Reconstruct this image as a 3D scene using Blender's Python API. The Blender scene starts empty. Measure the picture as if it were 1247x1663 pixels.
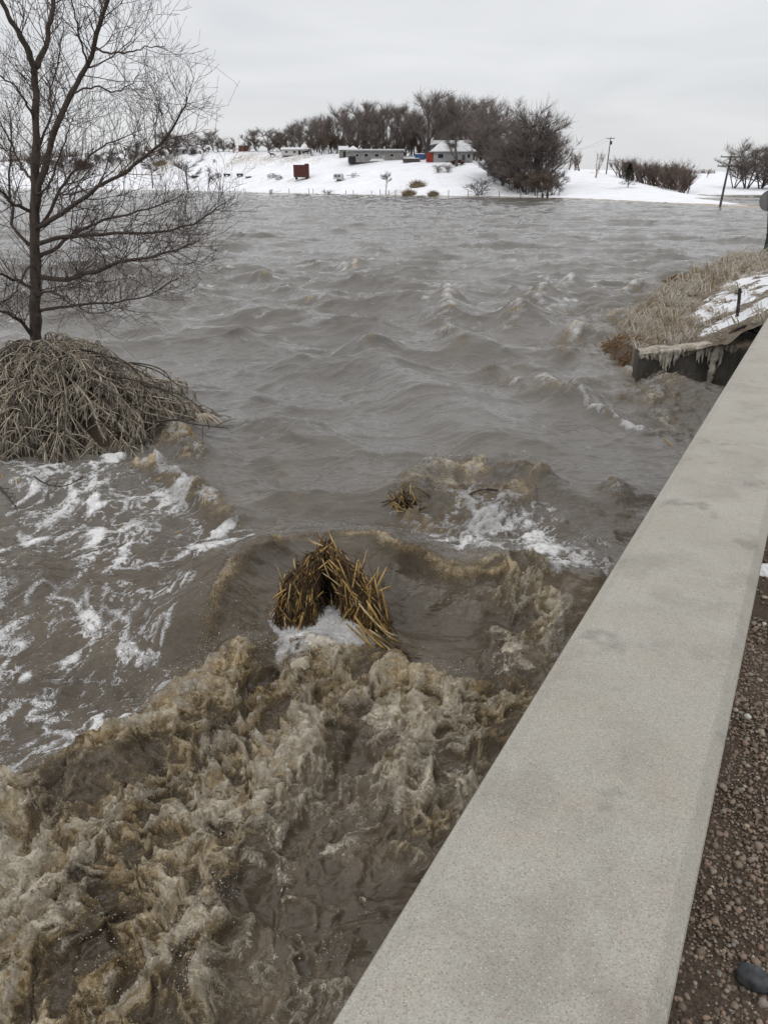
import bpy, math, random
import numpy as np

# ---------------------------------------------------------------- camera, sky, sun, exposure
EYE = 4.2                                   # metres above the lake
PITCH = math.radians(22.77)
F = 1290.0                                  # focal length in photo pixels (1247 x 1663)
scene = bpy.context.scene
cam_d = bpy.data.cameras.new('camera')
cam_d.sensor_fit = 'VERTICAL'; cam_d.sensor_height = 36.0; cam_d.sensor_width = 27.0
cam_d.lens = 36.0 * F / 1663.0
cam_d.clip_start = 0.05; cam_d.clip_end = 6000
cam = bpy.data.objects.new('camera', cam_d)
scene.collection.objects.link(cam)
cam.location = (0, 0, EYE)
cam.rotation_euler = (math.pi / 2 - PITCH, 0, 0)
scene.camera = cam

SUN_EL, SUN_AZ = math.radians(42), math.radians(200)
world = bpy.data.worlds.new('World'); scene.world = world; world.use_nodes = True
nt = world.node_tree; nt.nodes.clear()
def wn(t, **k):
    n = nt.nodes.new(t)
    for a, b in k.items(): setattr(n, a, b)
    return n
sky = wn('ShaderNodeTexSky', sky_type='NISHITA'); sky.sun_disc = False
sky.sun_elevation = SUN_EL; sky.sun_rotation = SUN_AZ
b1 = wn('ShaderNodeBackground'); b1.inputs['Strength'].default_value = 0.10
nt.links.new(sky.outputs[0], b1.inputs[0])
tc = wn('ShaderNodeTexCoord')
mp = wn('ShaderNodeMapping'); mp.inputs['Scale'].default_value = (1.3, 1.3, 8.0)
nt.links.new(tc.outputs['Generated'], mp.inputs[0])
nz = wn('ShaderNodeTexNoise'); nz.inputs['Scale'].default_value = 1.9; nz.inputs['Detail'].default_value = 5; nz.inputs['Distortion'].default_value = 0.5
nt.links.new(mp.outputs[0], nz.inputs[0])
cr = wn('ShaderNodeValToRGB')
cr.color_ramp.elements[0].position = 0.34; cr.color_ramp.elements[0].color = (0.63, 0.637, 0.658, 1)
cr.color_ramp.elements[1].position = 0.66; cr.color_ramp.elements[1].color = (0.735, 0.739, 0.752, 1)
nt.links.new(nz.outputs[0], cr.inputs[0])
sep = wn('ShaderNodeSeparateXYZ'); nt.links.new(tc.outputs['Generated'], sep.inputs[0])          # an overcast dome grows brighter towards the zenith
zc_ = wn('ShaderNodeMath', operation='MAXIMUM'); nt.links.new(sep.outputs['Z'], zc_.inputs[0]); zc_.inputs[1].default_value = 0.0
sq = wn('ShaderNodeMath', operation='POWER'); nt.links.new(zc_.outputs[0], sq.inputs[0]); sq.inputs[1].default_value = 1.7
gn = wn('ShaderNodeMath', operation='MULTIPLY_ADD'); nt.links.new(sq.outputs[0], gn.inputs[0]); gn.inputs[1].default_value = 1.35; gn.inputs[2].default_value = 1.0
b2 = wn('ShaderNodeBackground'); nt.links.new(gn.outputs[0], b2.inputs['Strength'])
nt.links.new(cr.outputs[0], b2.inputs[0])
mx = wn('ShaderNodeMixShader'); mx.inputs[0].default_value = 0.93      # a thick overcast over the clear sky
nt.links.new(b1.outputs[0], mx.inputs[1]); nt.links.new(b2.outputs[0], mx.inputs[2])
wo = wn('ShaderNodeOutputWorld'); nt.links.new(mx.outputs[0], wo.inputs[0])

sun_d = bpy.data.lights.new('sun', 'SUN'); sun_d.energy = 0.55; sun_d.angle = math.radians(35); sun_d.color = (1, 0.96, 0.91)
sun = bpy.data.objects.new('sun', sun_d); scene.collection.objects.link(sun)
sun.rotation_euler = (math.pi / 2 - SUN_EL, 0, math.pi - SUN_AZ)
vs = scene.view_settings
vs.view_transform = 'Standard'; vs.look = 'None'; vs.exposure = 0.13; vs.gamma = 1.0; vs.use_curve_mapping = False
scene.cycles.use_adaptive_sampling = True; scene.cycles.adaptive_threshold = 0.02
scene.cycles.max_bounces = 6; scene.cycles.diffuse_bounces = 2; scene.cycles.glossy_bounces = 3
scene.cycles.transmission_bounces = 4; scene.cycles.transparent_max_bounces = 6

# ---------------------------------------------------------------- geometry of the place
SP, CP = math.sin(PITCH), math.cos(PITCH)
def ray(px, py):
    a = (px - 623.5) / F; b = (831.5 - py) / F
    return np.array((a, CP + b * SP, -SP + b * CP))
def G(px, py, z=0.0):
    """point at height z seen there in the photograph"""
    d = ray(px, py); return np.array((0, 0, EYE)) + d * ((z - EYE) / d[2])
def A(px, py, Y):
    """point at distance Y"""
    d = ray(px, py); return np.array((0, 0, EYE)) + d * (Y / d[1])
R = math.radians
def sstep(a, b, x):
    t = np.clip((x - a) / (b - a), 0, 1); return t * t * (3 - 2 * t)

# ---------------------------------------------------------------- noise
_rs = np.random.RandomState(7)
PERM = _rs.permutation(512); PERM = np.concatenate([PERM, PERM, PERM])
_ga = _rs.uniform(0, 2 * math.pi, 512); GX, GY = np.cos(_ga), np.sin(_ga)
_gv = _rs.normal(size=(512, 3)); _gv /= np.linalg.norm(_gv, axis=1)[:, None]
def pn2(x, y, seed=0):
    x = np.asarray(x, float) + seed * 17.37; y = np.asarray(y, float) + seed * 31.71
    xi = np.floor(x).astype(int); yi = np.floor(y).astype(int)
    xf = x - xi; yf = y - yi; xi &= 511; yi &= 511
    u = xf * xf * xf * (xf * (xf * 6 - 15) + 10); v = yf * yf * yf * (yf * (yf * 6 - 15) + 10)
    def g(ix, iy, dx, dy):
        h = PERM[PERM[ix & 511] + (iy & 511)]
        return GX[h] * dx + GY[h] * dy
    a = g(xi, yi, xf, yf); b = g(xi + 1, yi, xf - 1, yf)
    c = g(xi, yi + 1, xf, yf - 1); d = g(xi + 1, yi + 1, xf - 1, yf - 1)
    return ((a + (b - a) * u) * (1 - v) + (c + (d - c) * u) * v) * 1.5
def fbm(x, y, oct=4, seed=0):
    s = 0; a = 1; f = 1; n = 0
    for o in range(oct):
        s = s + a * pn2(x * f, y * f, seed + o); n += a; a *= 0.5; f *= 2.03
    return s / n
class RBF:
    """smooth height field through scattered points"""
    def __init__(self, P, reg=0.0):
        P = np.array(P, float); self.xy = P[:, :2]; n = len(P)
        D = np.linalg.norm(self.xy[:, None] - self.xy[None], axis=2)
        M = np.zeros((n + 3, n + 3)); M[:n, :n] = -D + reg * np.eye(n)
        M[:n, n] = 1; M[:n, n + 1:] = self.xy; M[n, :n] = 1; M[n + 1:, :n] = self.xy.T
        self.w = np.linalg.solve(M, np.concatenate([P[:, 2], [0, 0, 0]]))
    def __call__(self, x, y):
        x = np.asarray(x, float); y = np.asarray(y, float); s = np.zeros(np.broadcast(x, y).shape)
        n = len(self.xy)
        for i in range(n): s = s - self.w[i] * np.hypot(x - self.xy[i, 0], y - self.xy[i, 1])
        return s + self.w[n] + self.w[n + 1] * x + self.w[n + 2] * y

# ---------------------------------------------------------------- mesh building
COL = scene.collection
class MB:
    def __init__(self): self.V = []; self.T = []; self.Q = []; self.n = 0; self.tb = {}
    def add(self, v, tris=None, quads=None):
        v = np.asarray(v, float)
        if tris is not None and len(tris): self.T.append(np.asarray(tris, int) + self.n)
        if quads is not None and len(quads): self.Q.append(np.asarray(quads, int) + self.n)
        self.V.append(v); self.n += len(v); return self
    def box(self, c, s, rz=0.0, taper=1.0, rx=0.0):
        x, y, z = np.array(s) / 2.0
        v = np.array([(-x, -y, -z), (x, -y, -z), (x, y, -z), (-x, y, -z), (-x * taper, -y * taper, z), (x * taper, -y * taper, z), (x * taper, y * taper, z), (-x * taper, y * taper, z)])
        if rx: v = v @ np.array([(1, 0, 0), (0, math.cos(rx), -math.sin(rx)), (0, math.sin(rx), math.cos(rx))]).T
        if rz: v = v @ np.array([(math.cos(rz), -math.sin(rz), 0), (math.sin(rz), math.cos(rz), 0), (0, 0, 1)]).T
        return self.add(v + np.array(c), None, [(3, 2, 1, 0), (4, 5, 6, 7), (0, 1, 5, 4), (1, 2, 6, 5), (2, 3, 7, 6), (3, 0, 4, 7)])
    def tube(self, P, r, n=4, cap=True):
        """a round bar along P; bars are gathered and built together"""
        P = np.array(P, float); m = len(P)
        self.tb.setdefault((m, n, bool(cap and n >= 3)), []).append((P, r)); return self
    def flush(self):
        for (m, n, cap), L in self.tb.items():
            k = len(L); P = np.array([q[0] for q in L]); r = np.array([np.broadcast_to(np.asarray(q[1], float), (m,)) for q in L])
            t = np.empty_like(P); t[:, 1:-1] = P[:, 2:] - P[:, :-2]; t[:, 0] = P[:, 1] - P[:, 0]; t[:, -1] = P[:, -1] - P[:, -2]
            t /= (np.sqrt((t * t).sum(2))[..., None] + 1e-9)
            up = np.abs(t[..., 2]).mean(1) >= 0.8; ref = np.where(up[:, None], np.array((1.0, 0, 0)), np.array((0.0, 0, 1)))[:, None]
            u = np.cross(t, np.broadcast_to(ref, t.shape)); u /= (np.sqrt((u * u).sum(2))[..., None] + 1e-9); w = np.cross(t, u)
            a = np.arange(n) * (2 * math.pi / n)
            v = P[:, :, None] + r[:, :, None, None] * (np.cos(a)[:, None] * u[:, :, None] + np.sin(a)[:, None] * w[:, :, None])
            i = np.arange(m - 1)[:, None] * n; j = np.arange(n)[None]; kk = (j + 1) % n
            q = np.stack([i + j, i + kk, i + n + kk, i + n + j], -1).reshape(-1, 4); off = (np.arange(k) * m * n)[:, None, None]
            tr = None
            if cap:
                c = np.array([(0, b + 1, b) for b in range(1, n - 1)] + [((m - 1) * n, (m - 1) * n + b, (m - 1) * n + b + 1) for b in range(1, n - 1)]); tr = (c[None] + off).reshape(-1, 3)
            self.add(v.reshape(-1, 3), tr, (q[None] + off).reshape(-1, 4))
        self.tb = {}
    def prism(self, poly, y0, y1):
        """polygon in x,z extruded along y"""
        n = len(poly); v = [(p[0], y0, p[1]) for p in poly] + [(p[0], y1, p[1]) for p in poly]
        q = [(i, (i + 1) % n, (i + 1) % n + n, i + n) for i in range(n)]
        t = [(0, b + 1, b) for b in range(1, n - 1)] + [(n, n + b, n + b + 1) for b in range(1, n - 1)]
        return self.add(v, t, q)
    def blob(self, c, s, seed=0, rough=0.25, sub=1, rot=None):
        v, f = ICO[sub]
        k = 1 + rough * np.random.RandomState(seed).uniform(-1, 1, len(v))
        w = v * k[:, None] * np.array(s)
        if rot is not None:
            ca, sa = math.cos(rot), math.sin(rot)
            w = w @ np.array([(ca, -sa, 0), (sa, ca, 0), (0, 0, 1)]).T
        return self.add(w + np.array(c), f)
    def mesh(self, name, mat=None, smooth=False, attrs=None):
        self.flush(); me = bpy.data.meshes.new(name)
        V = np.concatenate(self.V)
        T = np.concatenate(self.T) if self.T else np.zeros((0, 3), int)
        Q = np.concatenate(self.Q) if self.Q else np.zeros((0, 4), int)
        me.vertices.add(len(V)); me.vertices.foreach_set('co', V.astype(np.float32).ravel())
        idx = np.concatenate([T.ravel(), Q.ravel()]); me.loops.add(len(idx)); me.loops.foreach_set('vertex_index', idx.astype(np.int32))
        st = np.concatenate([np.arange(len(T)) * 3, len(T) * 3 + np.arange(len(Q)) * 4])
        me.polygons.add(len(st)); me.polygons.foreach_set('loop_start', st.astype(np.int32))
        me.polygons.foreach_set('use_smooth', np.full(len(st), smooth, bool))
        for k, a in (attrs or {}).items():
            at = me.attributes.new(k, 'FLOAT', 'POINT'); at.data.foreach_set('value', np.asarray(a, np.float32))
        me.update(calc_edges=True)
        if mat: me.materials.append(mat)
        return me
    def build(self, name, mat, parent=None, smooth=False, attrs=None):
        return link(name, self.mesh(name, mat, smooth, attrs), parent)
def link(name, me, parent=None):
    o = bpy.data.objects.new(name, me); COL.objects.link(o)
    if parent: o.parent = parent
    return o
def _ico():
    t = (1 + 5 ** 0.5) / 2
    v = np.array([(-1, t, 0), (1, t, 0), (-1, -t, 0), (1, -t, 0), (0, -1, t), (0, 1, t), (0, -1, -t), (0, 1, -t), (t, 0, -1), (t, 0, 1), (-t, 0, -1), (-t, 0, 1)], float)
    v /= np.linalg.norm(v[0])
    f = [(0, 11, 5), (0, 5, 1), (0, 1, 7), (0, 7, 10), (0, 10, 11), (1, 5, 9), (5, 11, 4), (11, 10, 2), (10, 7, 6), (7, 1, 8), (3, 9, 4), (3, 4, 2), (3, 2, 6), (3, 6, 8), (3, 8, 9), (4, 9, 5), (2, 4, 11), (6, 2, 10), (8, 6, 7), (9, 8, 1)]
    out = [(v, np.array(f))]
    for _ in range(2):
        V = [tuple(p) for p in v]; mid = {}; nf = []
        def m(a, b):
            k = (min(a, b), max(a, b))
            if k not in mid:
                p = (np.array(V[a]) + np.array(V[b])); p /= np.linalg.norm(p); V.append(tuple(p)); mid[k] = len(V) - 1
            return mid[k]
        for a, b, c in f:
            x, y, z = m(a, b), m(b, c), m(c, a); nf += [(a, x, z), (b, y, x), (c, z, y), (x, y, z)]
        v = np.array(V); f = nf; out.append((v, np.array(f)))
    return out
ICO = _ico()
def tag(o, label=None, cat=None, group=None, kind=None):
    if label: o['label'] = label
    if cat: o['category'] = cat
    if group: o['group'] = group
    if kind: o['kind'] = kind
    return o
def thing(name, label, cat, loc=(0, 0, 0), rz=0.0, group=None):
    o = bpy.data.objects.new(name, None); COL.objects.link(o); o.empty_display_size = 0.2
    o.location = tuple(float(q) for q in loc); o.rotation_euler = (0, 0, rz); return tag(o, label, cat, group)
def dup(root, loc, rz=0.0, scale=(1, 1, 1), label=None):
    r = root.copy(); COL.objects.link(r); r.location = tuple(float(q) for q in loc); r.rotation_euler = (0, 0, rz); r.scale = scale
    if label: r['label'] = label
    for ch in list(root.children):
        c = ch.copy(); COL.objects.link(c); c.parent = r
        for g in list(ch.children):
            e = g.copy(); COL.objects.link(e); e.parent = c
    return r

# ---------------------------------------------------------------- materials
class NT:
    def __init__(self, name):
        self.m = bpy.data.materials.new(name); self.m.use_nodes = True; self.t = self.m.node_tree; self.t.nodes.clear()
        self.out = self.n('ShaderNodeOutputMaterial'); self.b = self.n('ShaderNodeBsdfPrincipled'); self.l(self.b.outputs[0], self.out.inputs[0])
        self.geo = self.n('ShaderNodeNewGeometry'); self.tc = self.n('ShaderNodeTexCoord')
    def n(self, t): return self.t.nodes.new(t)
    def l(self, a, b): self.t.links.new(a, b)
    def pos(self, scale=(1, 1, 1), space='world', rot=(0, 0, 0)):
        m = self.n('ShaderNodeMapping'); m.inputs['Scale'].default_value = scale; m.inputs['Rotation'].default_value = rot
        self.l(self.geo.outputs['Position'] if space == 'world' else self.tc.outputs['Object'], m.inputs[0]); return m.outputs[0]
    def noise(self, vec, scale, detail=4, rough=0.55, dist=0.0, out='Fac'):
        n = self.n('ShaderNodeTexNoise'); n.inputs['Scale'].default_value = scale; n.inputs['Detail'].default_value = detail
        n.inputs['Roughness'].default_value = rough; n.inputs['Distortion'].default_value = dist; self.l(vec, n.inputs['Vector']); return n.outputs[out]
    def voro(self, vec, scale, feature='F1', out='Distance'):
        n = self.n('ShaderNodeTexVoronoi'); n.feature = feature; n.inputs['Scale'].default_value = scale; self.l(vec, n.inputs['Vector']); return n.outputs[out]
    def ramp(self, fac, stops):
        n = self.n('ShaderNodeValToRGB'); e = n.color_ramp.elements
        while len(e) < len(stops): e.new(0.5)
        for i, (p, c) in enumerate(stops):
            e[i].position = p; e[i].color = (c if hasattr(c, '__len__') else (c, c, c)) + (1,) if hasattr(c, '__len__') else (c, c, c, 1)
        self.l(fac, n.inputs[0]); return n.outputs[0]
    def mix(self, fac, a, b, mode='MIX'):
        n = self.n('ShaderNodeMix'); n.data_type = 'RGBA'; n.blend_type = mode
        for s, v in ((n.inputs[0], fac), (n.inputs[6], a), (n.inputs[7], b)):
            if hasattr(v, 'is_output'): self.l(v, s)
            elif hasattr(v, '__len__'): s.default_value = tuple(v) + (1,)
            else: s.default_value = v
        return n.outputs[2]
    def math(self, op, a, b=None, clamp=False):
        n = self.n('ShaderNodeMath'); n.operation = op; n.use_clamp = clamp
        for s, v in ((n.inputs[0], a), (n.inputs[1], b)):
            if v is None: continue
            if hasattr(v, 'is_output'): self.l(v, s)
            else: s.default_value = v
        return n.outputs[0]
    def range(self, v, a, b, c=0.0, d=1.0):
        n = self.n('ShaderNodeMapRange'); n.interpolation_type = 'SMOOTHSTEP'; self.l(v, n.inputs[0])
        for i, q in enumerate((a, b, c, d)): n.inputs[i + 1].default_value = q
        return n.outputs[0]
    def attr(self, name):
        n = self.n('ShaderNodeAttribute'); n.attribute_name = name; return n.outputs['Fac']
    def bump(self, h, strength=0.5, dist=0.01, normal=None):
        n = self.n('ShaderNodeBump'); n.inputs['Strength'].default_value = strength; n.inputs['Distance'].default_value = dist
        self.l(h, n.inputs['Height'])
        if normal: self.l(normal, n.inputs['Normal'])
        return n.outputs[0]
    def set(self, **k):
        for a, v in k.items():
            s = self.b.inputs[a.replace('_', ' ')]
            if hasattr(v, 'is_output'): self.l(v, s)
            elif hasattr(v, '__len__') and len(v) == 3 and s.type == 'RGBA': s.default_value = tuple(v) + (1,)
            else: s.default_value = v
        return self
ALB = 0.70
def simple(name, ca, cb, scale=3.0, rough=0.8, bump=0.3, bdist=0.01, space='world', stretch=(1, 1, 1), spec=0.3, lo=0.3, hi=0.7):
    ca = tuple(q * ALB for q in ca); cb = tuple(q * ALB for q in cb)
    t = NT(name); v = t.pos(stretch, space); n = t.noise(v, scale, 5, 0.6)
    t.set(Base_Color=t.ramp(n, [(lo, ca), (hi, cb)]), Roughness=rough, Specular_IOR_Level=spec)
    if bump: t.set(Normal=t.bump(t.noise(v, scale * 3, 5, 0.65), bump, bdist))
    return t.m

# ---------------------------------------------------------------- material library
def mat_concrete():
    t = NT('cast concrete'); v = t.pos()
    big = t.noise(v, 1.7, 6, 0.6); mid = t.noise(v, 9, 5, 0.6); fine = t.noise(v, 260, 4, 0.75)
    c = t.ramp(big, [(0.3, (0.305, 0.288, 0.245)), (0.5, (0.339, 0.328, 0.287)), (0.7, (0.367, 0.353, 0.307))])
    c = t.mix(t.range(mid, 0.38, 0.68, 0.0, 0.45), c, (0.332, 0.293, 0.242))
    c = t.mix(t.range(t.noise(v, 2.6, 6, 0.72), 0.47, 0.66, 0.0, 0.75), c, (0.247, 0.232, 0.202))
    c = t.mix(t.range(t.noise(v, 7, 3, 0.55), 0.61, 0.73, 0.0, 0.6), c, (0.170, 0.164, 0.143))
    c = t.mix(t.range(fine, 0.42, 0.68, 0.0, 0.75), c, t.mix(0.5, c, (0.101, 0.084, 0.065)))
    n = t.n('ShaderNodeTexVoronoi'); n.inputs['Scale'].default_value = 330; t.l(v, n.inputs['Vector'])
    pick = t.n('ShaderNodeSeparateColor'); t.l(n.outputs['Color'], pick.inputs[0])
    near = t.range(n.outputs['Distance'], 0.30, 0.42, 1.0, 0.0)
    dark = t.math('MULTIPLY', near, t.range(pick.outputs[0], 0.74, 0.78)); lite = t.math('MULTIPLY', near, t.range(pick.outputs[1], 0.80, 0.84))
    rosy = t.math('MULTIPLY', near, t.range(pick.outputs[2], 0.85, 0.88))
    c = t.mix(t.math('MULTIPLY', dark, 0.52), c, (0.077, 0.073, 0.062)); c = t.mix(t.math('MULTIPLY', lite, 0.55), c, (0.525, 0.504, 0.440)); c = t.mix(t.math('MULTIPLY', rosy, 0.5), c, (0.278, 0.152, 0.110))
    h = t.math('ADD', t.math('MULTIPLY', fine, 0.6), t.math('MULTIPLY', near, 0.25))
    t.set(Base_Color=c, Roughness=0.85, Specular_IOR_Level=0.25, Normal=t.bump(h, 0.55, 0.0025)); return t.m
def mat_water():
    t = NT('muddy flood water'); v = t.pos()
    foam = t.attr('foam'); froth = t.attr('froth'); mud = t.attr('mud'); tone = t.attr('tone'); warm = t.attr('warm')
    grain = t.noise(v, 62, 3, 0.7, 0.6); mid = t.noise(v, 15, 4, 0.68, 0.9)
    g0 = t.math('SUBTRACT', grain, 0.5); m0 = t.math('SUBTRACT', mid, 0.5)
    fil = t.math('ADD', t.range(t.math('ABSOLUTE', m0), 0.0, 0.055, 0.65, 0.0), t.range(t.math('ABSOLUTE', g0), 0.0, 0.07, 0.45, 0.0))   # filaments of bubbles
    tn = t.math('ADD', tone, t.math('ADD', t.math('MULTIPLY', g0, 0.26), t.math('MULTIPLY', m0, 0.55)))
    silt = t.ramp(tn, [(0.0, (0.040, 0.030, 0.019)), (0.32, (0.080, 0.064, 0.045)), (0.75, (0.160, 0.125, 0.082))])
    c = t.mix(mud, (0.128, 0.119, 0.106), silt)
    air = t.ramp(t.math('ADD', tn, t.math('MULTIPLY', t.math('SUBTRACT', fil, 0.3), 0.34)), [(0.06, (0.086, 0.053, 0.021)), (0.28, (0.215, 0.145, 0.062)), (0.48, (0.37, 0.277, 0.150)), (0.76, (0.60, 0.53, 0.405))])
    fm = t.range(t.math('ADD', froth, t.math('ADD', t.math('MULTIPLY', t.math('ADD', g0, m0), 0.45), t.math('MULTIPLY', t.math('SUBTRACT', fil, 0.3), 0.22))), 0.14, 0.66)
    c = t.mix(t.math('MULTIPLY', fm, 0.92), c, air)
    wm = t.range(t.math('ADD', foam, t.math('ADD', t.math('MULTIPLY', t.math('ADD', t.math('MULTIPLY', g0, 0.6), m0), 0.42), t.math('MULTIPLY', t.math('MULTIPLY', t.math('SUBTRACT', fil, 0.22), 0.62), t.range(foam, 0.05, 0.35)))), 0.20, 0.74)
    white = t.mix(warm, t.mix(t.range(mid, 0.3, 0.7), (0.50, 0.485, 0.46), (0.68, 0.68, 0.68)), t.mix(t.range(mid, 0.3, 0.7), (0.44, 0.372, 0.262), (0.68, 0.62, 0.51)))
    c = t.mix(wm, c, white)
    rough = t.math('MAXIMUM', t.math('ADD', t.math('MULTIPLY', fm, 0.16), 0.06), t.math('MULTIPLY', wm, 0.6))
    vr = t.pos((1.0, 2.3, 1.0), rot=(0, 0, 0.30))
    n1 = t.bump(t.noise(vr, 3.6, 3, 0.6, 0.1), 1.0, 0.036)
    n2 = t.bump(t.math('ADD', t.math('MULTIPLY', fm, t.math('ADD', mid, t.math('ADD', t.math('MULTIPLY', grain, 0.4), t.math('MULTIPLY', fil, 0.35)))), t.math('MULTIPLY', wm, 0.5)), 1.0, 0.013, n1)
    t.set(Base_Color=c, Roughness=rough, IOR=1.33, Specular_IOR_Level=0.5, Normal=n2)
    return t.m
def mat_snow():
    t = NT('wind crusted snow'); v = t.pos()
    n = t.noise(v, 0.25, 6, 0.6); f = t.noise(t.pos((1, 0.35, 1)), 1.2, 6, 0.7)
    c = t.ramp(n, [(0.3, (0.648, 0.657, 0.684)), (0.7, (0.756, 0.760, 0.774))])
    grass = t.attr('grass')
    g = t.range(t.math('ADD', t.math('SUBTRACT', f, 0.5), grass), 0.30, 0.62)
    c = t.mix(t.math('MULTIPLY', g, 0.85), c, t.ramp(t.noise(v, 2.5, 5, 0.7), [(0.35, (0.180, 0.144, 0.104)), (0.65, (0.360, 0.297, 0.211))]))
    t.set(Base_Color=c, Roughness=0.75, Specular_IOR_Level=0.2, Normal=t.bump(f, 0.6, 0.25)); return t.m
def mat_bank():
    t = NT('iced grass and snow bank'); v = t.pos(); sn = t.attr('snow')
    f = t.noise(t.pos((1.0, 1.0, 1.0)), 5.5, 6, 0.7, 0.4)
    soil = t.ramp(t.noise(t.pos((1.5, 5, 3), rot=(0, 0, 0.5)), 6, 5, 0.7), [(0.3, (0.040, 0.030, 0.020)), (0.5, (0.120, 0.092, 0.062)), (0.7, (0.256, 0.216, 0.160))])
    m = t.range(t.math('ADD', sn, t.math('MULTIPLY', t.math('SUBTRACT', f, 0.5), 1.6)), 0.42, 0.60)
    t.set(Base_Color=t.mix(m, soil, (0.672, 0.676, 0.688)), Roughness=0.7, Specular_IOR_Level=0.3, Normal=t.bump(t.noise(v, 12, 6, 0.7), 0.9, 0.06)); return t.m
def mat_bark(name, ca, cb, scale=14):
    t = NT(name); v = t.pos((1, 1, 0.25), 'obj'); n = t.noise(v, scale, 6, 0.7)
    t.set(Base_Color=t.ramp(n, [(0.3, tuple(q * ALB for q in ca)), (0.7, tuple(q * ALB for q in cb))]), Roughness=0.85, Specular_IOR_Level=0.2, Normal=t.bump(n, 0.8, 0.012)); return t.m
def mat_ice(name='silty ice', tint=(0.47, 0.42, 0.35)):
    t = NT(name); v = t.pos(); n = t.noise(v, 6, 6, 0.75)
    d = tuple(q * 0.42 for q in tint); l = tuple(min(0.85, q * 1.75) for q in tint)
    t.set(Base_Color=t.ramp(n, [(0.3, d), (0.5, tint), (0.75, l)]), Roughness=0.16, IOR=1.31, Transmission_Weight=0.22, Subsurface_Weight=0.25, Subsurface_Scale=0.02,
          Subsurface_Radius=(1, 0.8, 0.6), Normal=t.bump(t.noise(v, 42, 4, 0.6), 0.7, 0.012)); return t.m
def mat_gravel():
    t = NT('river gravel'); v = t.pos(); w = t.n('ShaderNodeAttribute'); w.attribute_name = 'tone'
    c = t.ramp(w.outputs['Fac'], [(0.0, (0.065, 0.052, 0.041)), (0.25, (0.153, 0.115, 0.083)), (0.5, (0.232, 0.180, 0.134)), (0.66, (0.269, 0.180, 0.134)), (0.8, (0.232, 0.219, 0.191)), (0.93, (0.390, 0.329, 0.238)), (1.0, (0.557, 0.559, 0.505))])
    c = t.mix(t.range(t.noise(v, 90, 4, 0.7), 0.35, 0.7, 0.0, 0.5), c, t.mix(0.5, c, (0.046, 0.036, 0.026)))
    t.set(Base_Color=c, Roughness=0.6, Specular_IOR_Level=0.35, Normal=t.bump(t.noise(v, 160, 3, 0.6), 0.4, 0.002)); return t.m
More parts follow.
